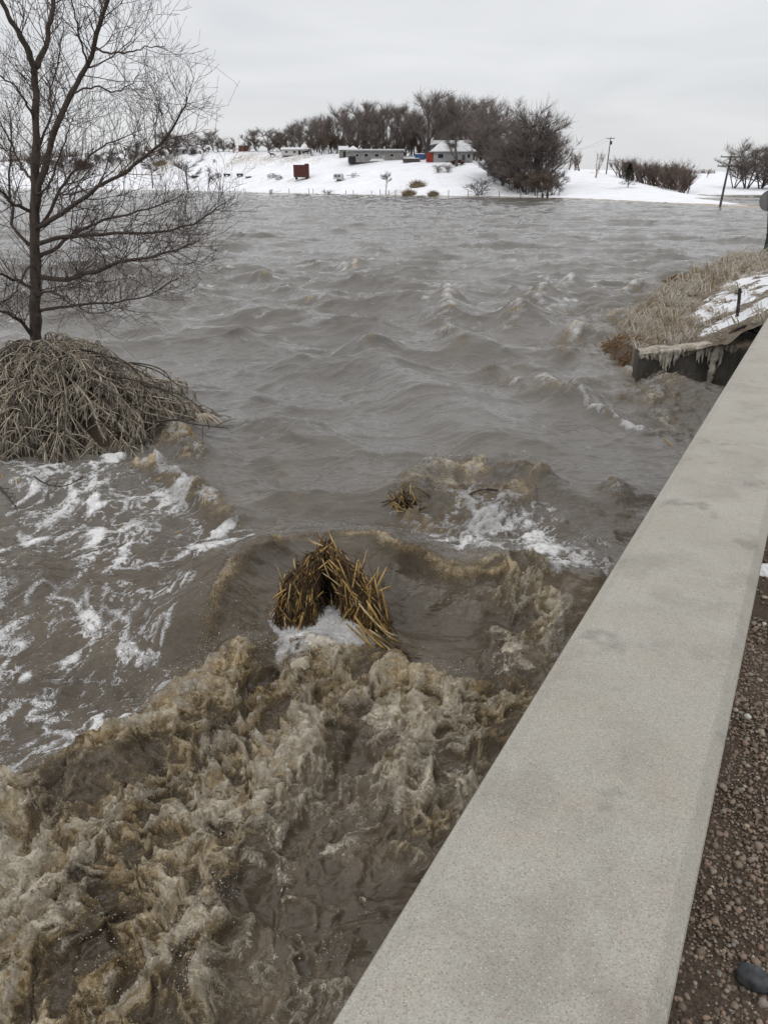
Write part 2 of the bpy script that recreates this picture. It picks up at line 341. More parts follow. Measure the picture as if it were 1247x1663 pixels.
M = dict(
    concrete=mat_concrete(), water=mat_water(), snow=mat_snow(), bank=mat_bank(), gravel=mat_gravel(), ice=mat_ice('silty ice', (0.34, 0.292, 0.225)),
    ice_dark=mat_ice('dark silty ice', (0.19, 0.158, 0.116)), ice_pale=mat_ice('pale ice', (0.48, 0.425, 0.34)),
    clear_ice=mat_ice('hanging ice', (0.40, 0.37, 0.32)),
    soil=simple('dark grit', (0.04, 0.03, 0.022), (0.19, 0.14, 0.10), 110, 0.95, 0.8, 0.006),
    asphalt=simple('wet asphalt', (0.03, 0.03, 0.03), (0.07, 0.065, 0.06), 30, 0.8, 0.4, 0.004),
    wingwall=simple('stained wet concrete', (0.040, 0.036, 0.03), (0.125, 0.115, 0.098), 3.5, 0.55, 0.5, 0.01, stretch=(1, 1, 0.5)),
    bark=mat_bark('dark wet bark', (0.045, 0.034, 0.027), (0.125, 0.098, 0.08)),
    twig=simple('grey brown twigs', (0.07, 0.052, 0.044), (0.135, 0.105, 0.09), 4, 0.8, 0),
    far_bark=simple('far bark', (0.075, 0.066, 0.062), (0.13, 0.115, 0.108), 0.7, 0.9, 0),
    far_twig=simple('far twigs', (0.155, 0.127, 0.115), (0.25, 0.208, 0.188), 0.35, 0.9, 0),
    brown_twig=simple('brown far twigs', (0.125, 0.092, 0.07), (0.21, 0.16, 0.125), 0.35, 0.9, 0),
    sapling=simple('brown saplings', (0.12, 0.088, 0.073), (0.23, 0.175, 0.145), 0.4, 0.9, 0),
    evergreen=simple('juniper green', (0.018, 0.022, 0.014), (0.05, 0.055, 0.032), 2.5, 0.9, 0),
    straw=simple('golden corn stalk', (0.14, 0.075, 0.022), (0.66, 0.44, 0.15), 9, 0.55, 0.4, 0.004, 'obj', (4, 4, 0.6)),
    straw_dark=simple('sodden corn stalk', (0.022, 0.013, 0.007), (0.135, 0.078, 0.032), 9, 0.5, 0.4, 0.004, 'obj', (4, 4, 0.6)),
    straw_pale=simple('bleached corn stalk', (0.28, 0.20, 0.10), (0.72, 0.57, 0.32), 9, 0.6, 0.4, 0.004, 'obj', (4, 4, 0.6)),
    hollow=simple('black wood and painted shade', (0.004, 0.003, 0.002), (0.016, 0.012, 0.008), 8, 0.8, 0.6, 0.02),  # near black for the snag and for shade painted inside the stalk heaps
    grass=simple('dead grass', (0.20, 0.15, 0.085), (0.46, 0.375, 0.25), 6, 0.85, 0),
    iced_grass=simple('ice coated dead grass', (0.34, 0.285, 0.21), (0.70, 0.63, 0.52), 6, 0.35, 0, spec=0.5),
    redgrass=simple('washed out roots and straw', (0.10, 0.052, 0.022), (0.36, 0.22, 0.10), 12, 0.85, 0),
    wood=simple('grey weathered wood', (0.05, 0.043, 0.037), (0.13, 0.115, 0.10), 3, 0.9, 0.4),
    dkwood=simple('dark wet post', (0.018, 0.015, 0.013), (0.06, 0.05, 0.044), 20, 0.8, 0.5),
    galv=simple('galvanised sheet', (0.18, 0.18, 0.185), (0.24, 0.24, 0.245), 6, 0.5, 0.1),
    greenbox=simple('dark green plastic', (0.022, 0.034, 0.034), (0.04, 0.056, 0.054), 8, 0.5, 0.1),
    white=simple('white painted siding', (0.55, 0.55, 0.54), (0.68, 0.68, 0.67), 1.2, 0.8, 0),
    greywall=simple('grey board siding', (0.20, 0.195, 0.185), (0.33, 0.325, 0.31), 1.1, 0.85, 0.2),
    housewall=simple('pale siding', (0.36, 0.355, 0.35), (0.47, 0.465, 0.46), 1.1, 0.85, 0.1),
    roofdark=simple('slate shingle', (0.08, 0.085, 0.095), (0.15, 0.155, 0.165), 1.5, 0.9, 0.1),
    roofsnow=simple('roof snow', (0.74, 0.75, 0.77), (0.88, 0.88, 0.89), 0.9, 0.8, 0.2, 0.05),
    dark=simple('dark opening', (0.012, 0.012, 0.014), (0.03, 0.03, 0.034), 3, 0.4, 0),
    maroon=simple('faded red wagon boards', (0.075, 0.022, 0.020), (0.145, 0.05, 0.044), 2.2, 0.75, 0.2),
    redpaint=simple('red paint', (0.30, 0.035, 0.025), (0.40, 0.06, 0.035), 1.5, 0.6, 0),
    orange=simple('faded orange red', (0.20, 0.065, 0.045), (0.30, 0.10, 0.075), 1.5, 0.7, 0),
    blue=simple('blue tarpaulin', (0.03, 0.09, 0.22), (0.05, 0.13, 0.30), 1.5, 0.6, 0.2),
    steel=simple('rusty dark steel', (0.03, 0.024, 0.02), (0.11, 0.075, 0.055), 3, 0.7, 0.2),
    lightsteel=simple('grey sheet metal', (0.36, 0.365, 0.37), (0.5, 0.505, 0.51), 1.0, 0.5, 0.1),
    horse=simple('dark bay coat', (0.018, 0.011, 0.008), (0.045, 0.026, 0.018), 2.5, 0.6, 0),
    tan=simple('tan hay', (0.30, 0.23, 0.13), (0.52, 0.42, 0.27), 1.8, 0.95, 0.8, 0.1),
    rust=simple('rusted sheet', (0.11, 0.06, 0.045), (0.23, 0.14, 0.11), 1.2, 0.8, 0.2),
    rock=simple('dark slate cobble', (0.028, 0.032, 0.038), (0.12, 0.125, 0.13), 40, 0.5, 0.5, 0.004),
    wire=simple('wire', (0.05, 0.05, 0.05), (0.08, 0.08, 0.08), 1, 0.6, 0),
)

# ---------------------------------------------------------------- the bridge rail's line
RAIL_H = 0.90                                  # eye above rail top
VPd = ray(1354, 340); HEAD = math.atan2(VPd[0], VPd[1])
SLOPE = VPd[2] / math.hypot(VPd[0], VPd[1])
D2 = np.array((math.sin(HEAD), math.cos(HEAD))); N2 = np.array((math.cos(HEAD), -math.sin(HEAD)))
def rail_lat(px, py):
    d = ray(px, py); k = -RAIL_H / (d[2] - SLOPE * (d[:2] @ D2)); return (d[:2] * k) @ N2
LAT_L, LAT_R = rail_lat(527, 1663), rail_lat(1083.5, 1663)
def on_rail(s, lat, dz=0.0):
    """point s metres along the road, lat across it, dz above the rail top"""
    p = D2 * s + N2 * lat; return np.array((p[0], p[1], EYE - RAIL_H + SLOPE * s + dz))
ROAD_DZ = -0.76                                # road below rail top

# ---------------------------------------------------------------- far shore and hill
SHORE = [(-420, 304), (-200, 304), (0, 304), (150, 307), (300, 309.5), (400, 312), (480, 315), (560, 316.5), (630, 318), (700, 319), (800, 320.5), (870, 322), (900, 322.5), (940, 324), (980, 326), (1060, 331), (1150, 338), (1240, 347), (1350, 358), (1500, 374)]
TP = []
for s in SHORE:
    p = G(*s); TP.append((p[0], p[1], 0.0)); TP.append((p[0] * 0.82, p[1] * 0.82, -2.0)); TP.append((p[0] * 0.5, p[1] * 0.5, -5.0))
def dense(pts, n):
    """a line of (px, py, Y) photo points, filled in evenly"""
    q = np.array(pts, float); u = np.linspace(q[0, 0], q[-1, 0], n); return [(k, np.interp(k, q[:, 0], q[:, 1]), np.interp(k, q[:, 0], q[:, 2])) for k in u]
for q in (dense([(-400, 268, 470), (-100, 264, 430), (100, 261, 400), (250, 253, 375), (350, 252, 352), (450, 250, 335), (560, 255, 296), (650, 260, 280), (700, 263, 274), (765, 266, 266)], 26)
          + [(790, 279, 250), (820, 299, 235), (850, 314, 218)]
          + dense([(250, 284, 356), (300, 284, 345), (380, 284, 318), (450, 285, 294), (520, 286, 277), (600, 288, 260), (700, 292, 243), (760, 297, 232)], 10)
          + dense([(100, 262, 470), (350, 253, 430), (560, 256, 380), (700, 264, 350), (765, 268, 340)], 8)
          + [(100, 261, 800), (500, 257, 620), (800, 272, 520), (880, 300, 226), (890, 277, 400), (-300, 262, 900)]
          + dense([(905, 278, 268), (960, 278, 262), (1000, 289, 235), (1050, 304, 205), (1100, 316.5, 178), (1170, 328, 150), (1230, 337.5, 129), (1290, 346, 115)], 14)
          + [(925, 300, 235), (1000, 310, 202), (1010, 284, 300), (1060, 303, 250), (1110, 318, 225), (1130, 290, 340), (1180, 300, 280), (1240, 304, 262), (1300, 300, 280), (1247, 285, 440), (1190, 284, 480), (1120, 281.5, 700), (1000, 280, 620), (1400, 284, 600), (1150, 281, 900), (600, 262, 1000), (0, 262, 1300), (1300, 278, 1200)]):
    p = A(*q); TP.append(tuple(p))
for q in [(1125, 323.5), (1150, 325), (1180, 326.5), (1220, 329), (1260, 331), (1310, 335)]:
    p = G(*q); TP.append((p[0], p[1], -0.5))
for q in [(1120, 319.5), (1160, 321), (1200, 322), (1250, 324), (1310, 327)]:
    p = G(*q); TP.append((p[0], p[1], 0.15))
terr = RBF(TP, 0.0)
def terr_z(x, y):
    t = terr(x, y); return t + 0.18 * fbm(np.asarray(x) / 9.0, np.asarray(y) / 9.0, 3, 3) * sstep(0.2, 2.0, t)
def TR(px, py, y0=90, y1=440):
    """where the view line through that photo point meets the hillside"""
    d = ray(px, py); lo, hi = y0, y1
    for n in (160, 40):
        Y = np.linspace(lo, hi, n); P = np.array((0, 0, EYE))[None] + d[None] * (Y / d[1])[:, None]; gap = P[:, 2] - terr_z(P[:, 0], P[:, 1])
        hit = np.where(gap <= 0)[0]; k = int(hit[0]) if len(hit) else int(np.argmin(gap / Y))
        st = Y[1] - Y[0]; lo, hi = Y[k] - st, Y[k] + st * .01
    p = P[k].copy(); p[2] = float(terr_z(p[0], p[1])); return p
def on_hill(px, Y):
    p = A(px, 280, Y); p[2] = float(terr_z(p[0], p[1])); return p
xs = np.concatenate([np.linspace(-420, -130, 60)[:-1], np.linspace(-130, 190, 190)[:-1], np.linspace(190, 520, 60)])
ys = np.concatenate([np.linspace(70, 400, 240)[:-1], np.linspace(400, 700, 60)[:-1], np.linspace(700, 3200, 40)])
X, Y = np.meshgrid(xs, ys); Z = terr_z(X, Y)
far = sstep(700, 1600, Y); Z = Z * (1 - far) + (EYE + 6 + 4 * fbm(X / 300, Y / 400, 3, 5)) * far
def grid_faces(nr, nc):
    i = np.arange(nr - 1)[:, None] * nc + np.arange(nc - 1)[None]
    return np.stack([i, i + 1, i + nc + 1, i + nc], -1).reshape(-1, 4)
# dead grass where the photograph shows it: along the brow, the gully and the shore
gr = np.zeros(X.shape)
def patch(px, py, r, a, y=None):
    p = A(px, py, y) if y else TR(px, py); gr[...] = np.maximum(gr, a * np.exp(-((X - p[0]) ** 2 + ((Y - p[1]) / 1.3) ** 2) / r ** 2))
for q in [(400, 256, 14, 0.5), (440, 256, 14, 0.5), (480, 257, 12, 0.5), (350, 258, 12, 0.35), (270, 265, 14, 0.5), (200, 268, 14, 0.45), (130, 270, 14, 0.5), (520, 258, 10, 0.4), (620, 261, 8, 0.3), (720, 270, 9, 0.4),
          (675, 300, 8, 0.4), (650, 311, 8, 0.42), (810, 300, 7, 0.42), (830, 308, 7, 0.45), (855, 316, 8, 0.45), (1000, 281, 10, 0.4), (1180, 318, 14, 0.22), (1140, 312, 14, 0.2), (965, 280, 6, 0.4)]: patch(*q)
rows = sstep(0.25, 0.6, np.sin((X * 0.92 + Y * 0.12) * 2.1)) * sstep(85, 110, X) * sstep(180, 215, Y) * (1 - sstep(300, 420, Y)) * 0.27
gr = np.maximum(gr, rows)
gr = np.maximum(gr, 0.46 * sstep(0.10, 0.45, fbm(X / 16, Y / 26, 4, 171)) * (Z > 0.4) * (X < 60) * (Y < 420))
road_px = np.array([A(*q)[:2] for q in [(925, 279, 262), (965, 281, 255), (1000, 292, 230), (1050, 307, 200), (1100, 319, 174), (1170, 330.5, 147)]])
for off in (-1.0, 1.0, -2.6):
    dmin = np.full(X.shape, 1e9)
    for a_, c_ in zip(road_px[:-1], road_px[1:]):
        e_ = c_ - a_; k_ = np.clip(((X - a_[0]) * e_[0] + (Y - a_[1]) * e_[1]) / (e_ @ e_), 0, 1); nn = np.array((-e_[1], e_[0])) / np.hypot(*e_) * off
        dmin = np.minimum(dmin, np.hypot(X - a_[0] - k_ * e_[0] - nn[0], Y - a_[1] - k_ * e_[1] - nn[1]))
    Z -= 0.10 * np.exp(-(dmin / 0.8) ** 2); gr = np.maximum(gr, 0.24 * np.exp(-(dmin / 0.9) ** 2))
gr = np.maximum(gr, 0.75 * (1 - sstep(0.10, 0.34, Z)) * (Y < 420))           # wet mud along the waterline
b = MB(); b.add(np.stack([X, Y, Z], -1).reshape(-1, 3), None, grid_faces(*X.shape))
tag(b.build('hillside', M['snow'], None, True, dict(grass=gr.ravel())), kind='structure')

# ---------------------------------------------------------------- the water
ya = [2.2]
while ya[-1] < 430:
    y = ya[-1]; ya.append(y + (0.0145 if y < 5.5 else y / 380 if y < 14 else y / (380 - 215 * min(1, (y - 14) / 40))))
ya = np.array(ya); nc = 490
half_l = 0.55 * ya + 1.8; half_r = 0.60 * ya + 1.2
u = np.linspace(0, 1, nc)
WX = -half_l[:, None] + (half_l + half_r)[:, None] * u[None]; WY = np.repeat(ya[:, None], nc, 1)
shape = WX.shape; x = WX.ravel(); y = WY.ravel()
def cline(pts, z):
    return np.array([G(p[0], p[1], z)[:2] for p in pts])
def dist_line(pts, reach):
    """distance, signed side (positive towards the bridge) and position along a line, for water points within reach"""
    lo = pts.min(0) - reach; hi = pts.max(0) + reach
    ix = np.where((x > lo[0]) & (x < hi[0]) & (y > lo[1]) & (y < hi[1]))[0]
    xx, yy = x[ix], y[ix]; best = np.full(len(ix), 1e9); side = np.zeros(len(ix)); tt = np.zeros(len(ix))
    L = np.concatenate([[0], np.cumsum(np.hypot(*np.diff(pts, axis=0).T))])
    for i in range(len(pts) - 1):
        a, c = pts[i], pts[i + 1]; e = c - a; l2 = e @ e
        k = np.clip(((xx - a[0]) * e[0] + (yy - a[1]) * e[1]) / l2, 0, 1)
        dx = xx - a[0] - k * e[0]; dy = yy - a[1] - k * e[1]; d = np.hypot(dx, dy)
        m = d < best; best[m] = d[m]; side[m] = np.sign(dx * e[1] - dy * e[0])[m]; tt[m] = (L[i] + k * (L[i + 1] - L[i]))[m]
    return ix, best, side, tt, L[-1]
def smooth_line(pts, n=5):
    p = np.array(pts, float)
    for _ in range(2):
        q = [p[0]]
        for a, c in zip(p[:-1], p[1:]): q += [a * .75 + c * .25, a * .25 + c * .75]
        q.append(p[-1]); p = np.array(q)
    return p
zz = np.zeros(len(x)); foam = np.zeros(len(x)); froth = np.zeros(len(x)); turb = np.zeros(len(x)); calm = np.zeros(len(x))
CRESTS = []
def crest(pts, z, h, wf, wb, fr=0.0, fo=0.0, tb=0.0, wfr=None, seed=0, jag=0.5, drops=0):
    P = smooth_line(cline(pts, z)); w = max(wf, wb)
    ix, d, s, t, L = dist_line(P, w * 3)
    # ragged: the crest line wanders and rises and falls along its length
    d = np.abs(d * s + 0.35 * w * jag * pn2(x[ix] * 2.2 / max(w, .15) * .3, y[ix] * 2.2 / max(w, .15) * .3, seed + 40))
    amp = (1 - jag * 0.5) + jag * (pn2(t * 0.9 / max(w, .2) * .5, t * 0 + 0.3, seed + 3) + 0.35 * pn2(t * 3.1 / max(w, .2) * .5, t * 0 + .7, seed + 4))
    amp = np.clip(amp, 0.15, 1.6) * sstep(0, 0.18 * L, t + .04 * L) * sstep(0, 0.18 * L, L - t + .04 * L)
    ww = np.where(s > 0, wf, wb); prof = np.exp(-(d / ww) ** 2)
    zz[ix] += h * amp * prof
    wr = wfr or wf; pf = np.exp(-(d / np.where(s > 0, wr, wr * 0.6)) ** 2) * np.clip(amp, 0, 1.2)
    froth[ix] = np.maximum(froth[ix], fr * pf); foam[ix] = np.maximum(foam[ix], fo * pf); turb[ix] = np.maximum(turb[ix], tb * pf)
    if drops: CRESTS.append((P, z, h, w, drops))
def region(pts, z, soft, arr, val, mode='max'):
    """raise a field inside a polygon, with a soft edge"""
    P = cline(pts, z); P = np.vstack([P, P[:1]])
    ix, d, s, t, L = dist_line(P, soft * 3 + 0.01)
    inside = np.zeros(len(ix), bool); xx, yy = x[ix], y[ix]
    for a, c in zip(P[:-1], P[1:]):
        cond = (a[1] > yy) != (c[1] > yy)
        xi = (c[0] - a[0]) * (yy - a[1]) / ((c[1] - a[1]) if abs(c[1] - a[1]) > 1e-9 else 1e-9) + a[0]
        inside ^= cond & (xx < xi)
    sd = np.where(inside, d, -d) + soft * 0.7 * fbm(xx * 1.6 / max(soft, .1) * .4, yy * 1.6 / max(soft, .1) * .4, 3, 11)
    m = sstep(-soft, soft, sd)
    if mode == 'max': arr[ix] = np.maximum(arr[ix], val * m)
    elif mode == 'add': arr[ix] += val * m
    elif mode == 'mul': arr[ix] *= 1 - (1 - val) * m

# wind sea on the lake: many crossing wave trains, shorter and steeper to the fore
rs = np.random.RandomState(4)
damp = sstep(5.0, 11.0, y) * (0.55 + 0.45 * sstep(14, 26, y))
gust = 0.75 + 0.6 * fbm(x / 9, y / 14, 3, 21)
wav = np.zeros(len(x)); ox = np.zeros(len(x)); oy = np.zeros(len(x))
wx = x + 0.9 * fbm(x / 3.0, y / 3.0, 3, 31); wy = y + 0.9 * fbm(x / 3.0, y / 3.0, 3, 35)
for i in range(34):
    lam = 0.55 * (9.0 ** rs.rand()); th = rs.normal(-0.25, 0.34 if lam > 1.5 else 0.55); kx, ky = math.sin(th), -math.cos(th); k = 2 * math.pi / lam
    ph = k * (kx * wx + ky * wy) + rs.rand() * 6.28; am = 0.0098 * lam ** 0.95 * (1.75 if lam > 1.5 else 0.9)
    fade = 1 - sstep(lam * 55, lam * 110, y)
    wav += am * fade * np.sin(ph); ox += am * fade * kx * np.cos(ph); oy += am * fade * ky * np.cos(ph)
chop = 1 - np.abs(pn2(wx * 0.62 + wy * 0.2, wy * 1.15, 51)) * 2.2
chop2 = 1 - np.abs(pn2(wx * 1.7 + wy * 0.5, wy * 2.9, 52)) * 2.2
ridge = (0.085 * np.clip(chop, -1, 1) ** 3 + 0.03 * np.clip(chop2, -1, 1) ** 3 * (1 - sstep(30, 70, y)))
zz += (wav * gust * 1.3 + ridge * gust * 1.25) * damp * (1 - 0.42 * sstep(24, 60, y))
rip = np.zeros(len(x)); rn = np.where((y > 5) & (y < 90))[0]
ux = wx[rn] + 0.28 * wy[rn]; uy = wy[rn] - 0.22 * wx[rn]
rip[rn] = 0.040 * (1 - 2.4 * np.abs(pn2(ux * 0.85, uy * 2.3, 55))) * (.6 + .8 * np.clip(fbm(ux * .3, uy * .4, 2, 58) + .4, 0, 1)) + 0.020 * (1 - 2.4 * np.abs(pn2(ux * 1.7, uy * 4.8, 57))) * (1 - sstep(18, 30, y[rn])) + 0.006 * (1 - 2.4 * np.abs(pn2(ux * 3.2, uy * 9.5, 56))) * (1 - sstep(8, 12, y[rn]))
zz += rip * (0.62 + 0.38 * sstep(20, 30, y)) * sstep(5.5, 8.5, y) * (1 - sstep(60, 90, y)) * (0.5 + gust * .6)
caps = sstep(0.80, 1.02, chop * (0.78 + 0.5 * fbm(x / 2.5, y / 4, 2, 61))) * damp * sstep(0.1, 0.5, fbm(x / 6, y / 9, 2, 63) + 0.25) * (1 - sstep(70, 140, y))
foam = np.maximum(foam, 0.30 * caps)
streak = sstep(0.25, 0.7, pn2(wx * 0.5 + .2 * wy, wy * 1.7, 71) + 0.4 * pn2(wx * 2.5, wy * 5.0, 72))
foam = np.maximum(foam, 0.27 * streak * sstep(6, 11, y) * (1 - sstep(45, 80, y)))
# the level falls towards the bridge opening
lat = (x * N2[0] + y * N2[1])
zz += -0.42 * (1 - sstep(5.4, 8.6, y))
# standing waves of the inflow
crest([(742, 478), (728, 505), (727, 530), (738, 560), (745, 590)], 0.1, 0.52, 0.50, 0.8, 0.55, 0.55, 0.22, 0.5, 1, 0.6, 160)
crest([(955, 466), (905, 476), (870, 497), (835, 530), (815, 552)], 0.1, 0.52, 0.60, 0.9, 0.45, 0.42, 0.2, 0.5, 2, 0.6, 160)
crest([(825, 588), (865, 615), (905, 645), (930, 675)], 0.1, 0.45, 0.45, 0.8, 0.5, 0.5, 0.22, 0.42, 3, 0.6, 140)
crest([(915, 662), (985, 690), (1065, 716)], 0.0, 0.22, 0.28, 0.5, 0.4, 0.62, 0.15, 0.2, 4, 0.5, 30)
crest([(570, 562), (615, 590), (665, 640), (720, 680), (790, 712), (850, 745)], 0.1, 0.38, 0.55, 1.0, 0.0, 0.0, 0, None, 5, 0.3)
crest([(575, 560), (610, 580), (640, 600)], 0.1, 0.25, 0.30, 0.6, 0.4, 0.2, 0.1, 0.2, 6, 0.6)
crest([(620, 420), (595, 428), (570, 440)], 0.1, 0.45, 0.60, 1.0, 0.5, 0.35, 0.1, 0.3, 7, 0.5)
crest([(490, 490), (515, 484), (535, 495)], 0.1, 0.34, 0.50, 0.9, 0.45, 0.42, 0.2, 0.35, 8, 0.6, 40)
crest([(425, 455), (450, 450)], 0.1, 0.34, 0.50, 0.9, 0.5, 0.2, 0.1, 0.3, 9, 0.4)
crest([(390, 560), (430, 548), (460, 560)], 0.1, 0.27, 0.40, 0.8, 0.1, 0.2, 0.1, 0.3, 19, 0.4)
crest([(640, 480), (690, 500), (720, 520)], 0.1, 0.38, 0.60, 1.1, 0.0, 0.12, 0, None, 10, 0.4)
crest([(1020, 452), (1045, 452)], 0.1, 0.38, 0.50, 0.7, 0.5, 0.3, 0.2, 0.3, 11, 0.4)
crest([(965, 520), (1005, 512), (1030, 520)], 0.1, 0.34, 0.40, 0.7, 0.5, 0.3, 0.2, 0.3, 12, 0.5)
crest([(860, 470), (800, 500), (770, 520)], 0.1, 0.31, 0.50, 1.0, 0, 0.1, 0, None, 13, 0.4)
crest([(420, 745), (455, 762), (480, 782)], 0.0, 0.07, 0.25, 0.35, 0.22, 0.15, 0.05, 0.13, 14, 0.4)
crest([(455, 810), (485, 832), (515, 850)], 0.0, 0.09, 0.28, 0.45, 0.18, 0.25, 0.05, 0.15, 15, 0.4)
crest([(400, 700), (500, 720), (620, 740), (720, 750)], 0.0, 0.18, 0.35, 0.7, 0, 0, 0, None, 16, 0.3)
for i_, pts in enumerate([[(870, 522), (925, 506), (975, 500)], [(845, 562), (905, 547), (965, 540)], [(895, 592), (955, 577), (1012, 570)], [(945, 632), (1000, 616), (1048, 608)], [(955, 668), (1015, 652), (1060, 650)], [(985, 486), (1030, 476), (1060, 470)], [(780, 600), (830, 625), (870, 660)]]):
    crest(pts, 0.05, 0.22, 0.30, 0.5, 0.45, 0.38, 0.5, 0.36, 70 + i_, 0.7, 80)
# choppy brown race along the bank and the wing wall
region([(960, 480), (1010, 540), (1045, 590), (1150, 655), (1100, 740), (1040, 700), (1000, 620), (930, 560)], 0, 0.7, turb, 0.62)
region([(985, 520), (1040, 590), (1150, 655), (1105, 735), (1050, 690), (1010, 600)], 0, 0.5, froth, 0.30)
region([(985, 520), (1040, 590), (1150, 655), (1105, 735), (1050, 690), (1010, 600)], 0, 0.5, foam, 0.22)
region([(900, 470), (1010, 540), (1060, 640), (1060, 705), (960, 660), (850, 570)], 0, 1.0, foam, 0.22)
crest([(1045, 590), (1060, 640), (1045, 690)], 0, 0.14, 0.3, 0.4, 0.3, 0.3, 0.4, 0.25, 17, 0.7, 140)
crest([(1060, 620), (1110, 640), (1150, 660)], 0, 0.14, 0.35, 0.3, 0.25, 0.2, 0.5, 0.35, 18, 0.6, 160)
# second obstruction: a boil with white lace below it
crest([(650, 810), (690, 772), (750, 757), (820, 770), (880, 800), (915, 812)], 0.05, 0.30, 0.26, 0.40, 0.62, 0.32, 0.75, 0.30, 20, 0.5, 900)
crest([(640, 850), (660, 825), (700, 815)], 0, 0.12, 0.2, 0.3, 0.5, 0.2, 0.4, 0.25, 21, 0.5, 90)
crest([(975, 800), (1000, 812), (1020, 840), (1035, 868)], 0.05, 0.17, 0.25, 0.4, 0.4, 0.35, 0.6, 0.25, 22, 0.4, 120)
crest([(860, 800), (930, 830), (1000, 850)], 0, 0.10, 0.25, 0.4, 0.3, 0.1, 0.2, 0.3, 23, 0.4)
region([(640, 800), (760, 770), (890, 815), (985, 870), (990, 960), (920, 985), (800, 960), (690, 930), (620, 880)], -0.05, 0.35, turb, 0.40)
region([(650, 800), (760, 780), (870, 810), (880, 850), (760, 880), (640, 890)], -0.05, 0.3, froth, 0.42)
region([(700, 850), (800, 830), (900, 860), (960, 900), (990, 945), (900, 960), (790, 930), (700, 905)], -0.05, 0.30, foam, 0.50)
region([(620, 850), (760, 800), (900, 840), (1000, 900), (1000, 960), (900, 975), (760, 940), (640, 900)], -0.05, 0.35, foam, 0.40)
# spill below the iced bush at the left, with its long white streaks
crest([(185, 700), (235, 690), (290, 705), (325, 745)], 0.1, 0.14, 0.35, 0.35, 0.7, 0.35, 0.9, 0.4, 24, 0.4, 350)
crest([(180, 770), (240, 755), (290, 785), (340, 830), (395, 880)], 0.0, 0.2, 0.22, 0.35, 0.8, 0.55, 0.7, 0.26, 25, 0.4, 450)
crest([(300, 690), (315, 740), (330, 790)], 0.05, 0.05, 0.25, 0.3, 0.25, 0.35, 0.4, 0.25, 26, 0.4, 60)
region([(0, 770), (180, 745), (330, 800), (420, 900), (340, 980), (280, 1150), (150, 1230), (0, 1280), (-150, 1250), (-120, 800)], -0.1, 0.3, turb, 0.20)
region([(0, 770), (180, 745), (330, 820), (400, 900), (300, 960), (150, 960), (0, 900)], -0.1, 0.35, foam, 0.40)
for pts, w, f in [([(200, 740), (165, 790), (150, 830), (170, 880), (150, 930), (135, 985)], 0.16, 0.74), ([(135, 985), (155, 1030), (130, 1060), (80, 1110), (20, 1150), (-30, 1170)], 0.13, 0.60),
                  ([(-20, 915), (40, 900), (90, 880)], 0.10, 0.62), ([(40, 790), (70, 840), (90, 900)], 0.10, 0.5), ([(190, 920), (230, 905), (265, 890)], 0.09, 0.62), ([(0, 860), (30, 840), (60, 820)], 0.10, 0.5),
                  ([(250, 830), (230, 850), (190, 860)], 0.08, 0.52), ([(330, 900), (380, 880), (430, 905)], 0.12, 0.56), ([(310, 950), (350, 925), (410, 905)], 0.12, 0.58), ([(120, 1110), (150, 1125), (160, 1160)], 0.07, 0.55),
                  ([(180, 1150), (205, 1140), (215, 1160)], 0.07, 0.5), ([(0, 1060), (50, 1090), (90, 1080)], 0.09, 0.5), ([(270, 1010), (300, 990), (330, 980)], 0.09, 0.5), ([(255, 1110), (285, 1090)], 0.07, 0.46), ([(30, 1180), (50, 1210)], 0.06, 0.5), ([(100, 1050), (60, 1060), (20, 1040)], .06, .5)]:
    crest(pts, -0.15, 0.02, w * 1.7, w * 1.7, 0.1, f * 1.25, 0.26, w * 1.7, int(pts[0][0] + 400) % 97, 0.45)
region([(0, 900), (150, 960), (330, 960), (300, 1130), (150, 1230), (0, 1280), (-150, 1250), (-120, 800)], -0.2, 0.3, foam, 0.36)
# water heaped over the snagged stalks, and the hole behind it
crest([(318, 1075), (345, 1015), (390, 955), (445, 915), (520, 892), (600, 912), (665, 940), (740, 955), (810, 945), (870, 945), (915, 985), (935, 1020)], -0.02, 0.40, 0.36, 0.75, 0.55, 0.12, 0.25, 0.10, 30, 0.25, 900)
crest([(600, 912), (665, 940), (740, 958), (810, 950), (880, 965)], 0.0, 0.10, 0.16, 0.3, 0.75, 0.3, 0.55, 0.12, 31, 0.4, 400)
crest([(330, 1040), (365, 985), (420, 930), (480, 905)], 0.0, 0.08, 0.16, 0.3, 0.8, 0.2, 0.5, 0.11, 61, 0.3, 400)
region([(650, 985), (720, 985), (790, 1030), (790, 1090), (745, 1125), (690, 1090), (650, 1050)], -0.3, 0.18, zz, -0.11, 'add')
region([(345, 1040), (390, 970), (440, 950), (440, 1040), (390, 1075), (320, 1120)], -0.25, 0.14, zz, -0.03, 'add')
region([(770, 970), (870, 965), (930, 1020), (900, 1100), (830, 1130), (780, 1090), (760, 1020)], -0.25, 0.22, turb, 0.78)
region([(780, 970), (870, 960), (925, 1015), (890, 1060), (800, 1040)], -0.2, 0.18, froth, 0.36)
region([(780, 1000), (850, 1020), (860, 1110), (790, 1110)], -0.25, 0.16, foam, 0.44)
region([(450, 1025), (500, 1010), (560, 1010), (600, 1040), (560, 1065), (470, 1085)], -0.28, 0.10, foam, 0.95)
region([(440, 1020), (500, 1000), (600, 1010), (640, 1060), (560, 1085), (460, 1090)], -0.28, 0.12, froth, 0.6)
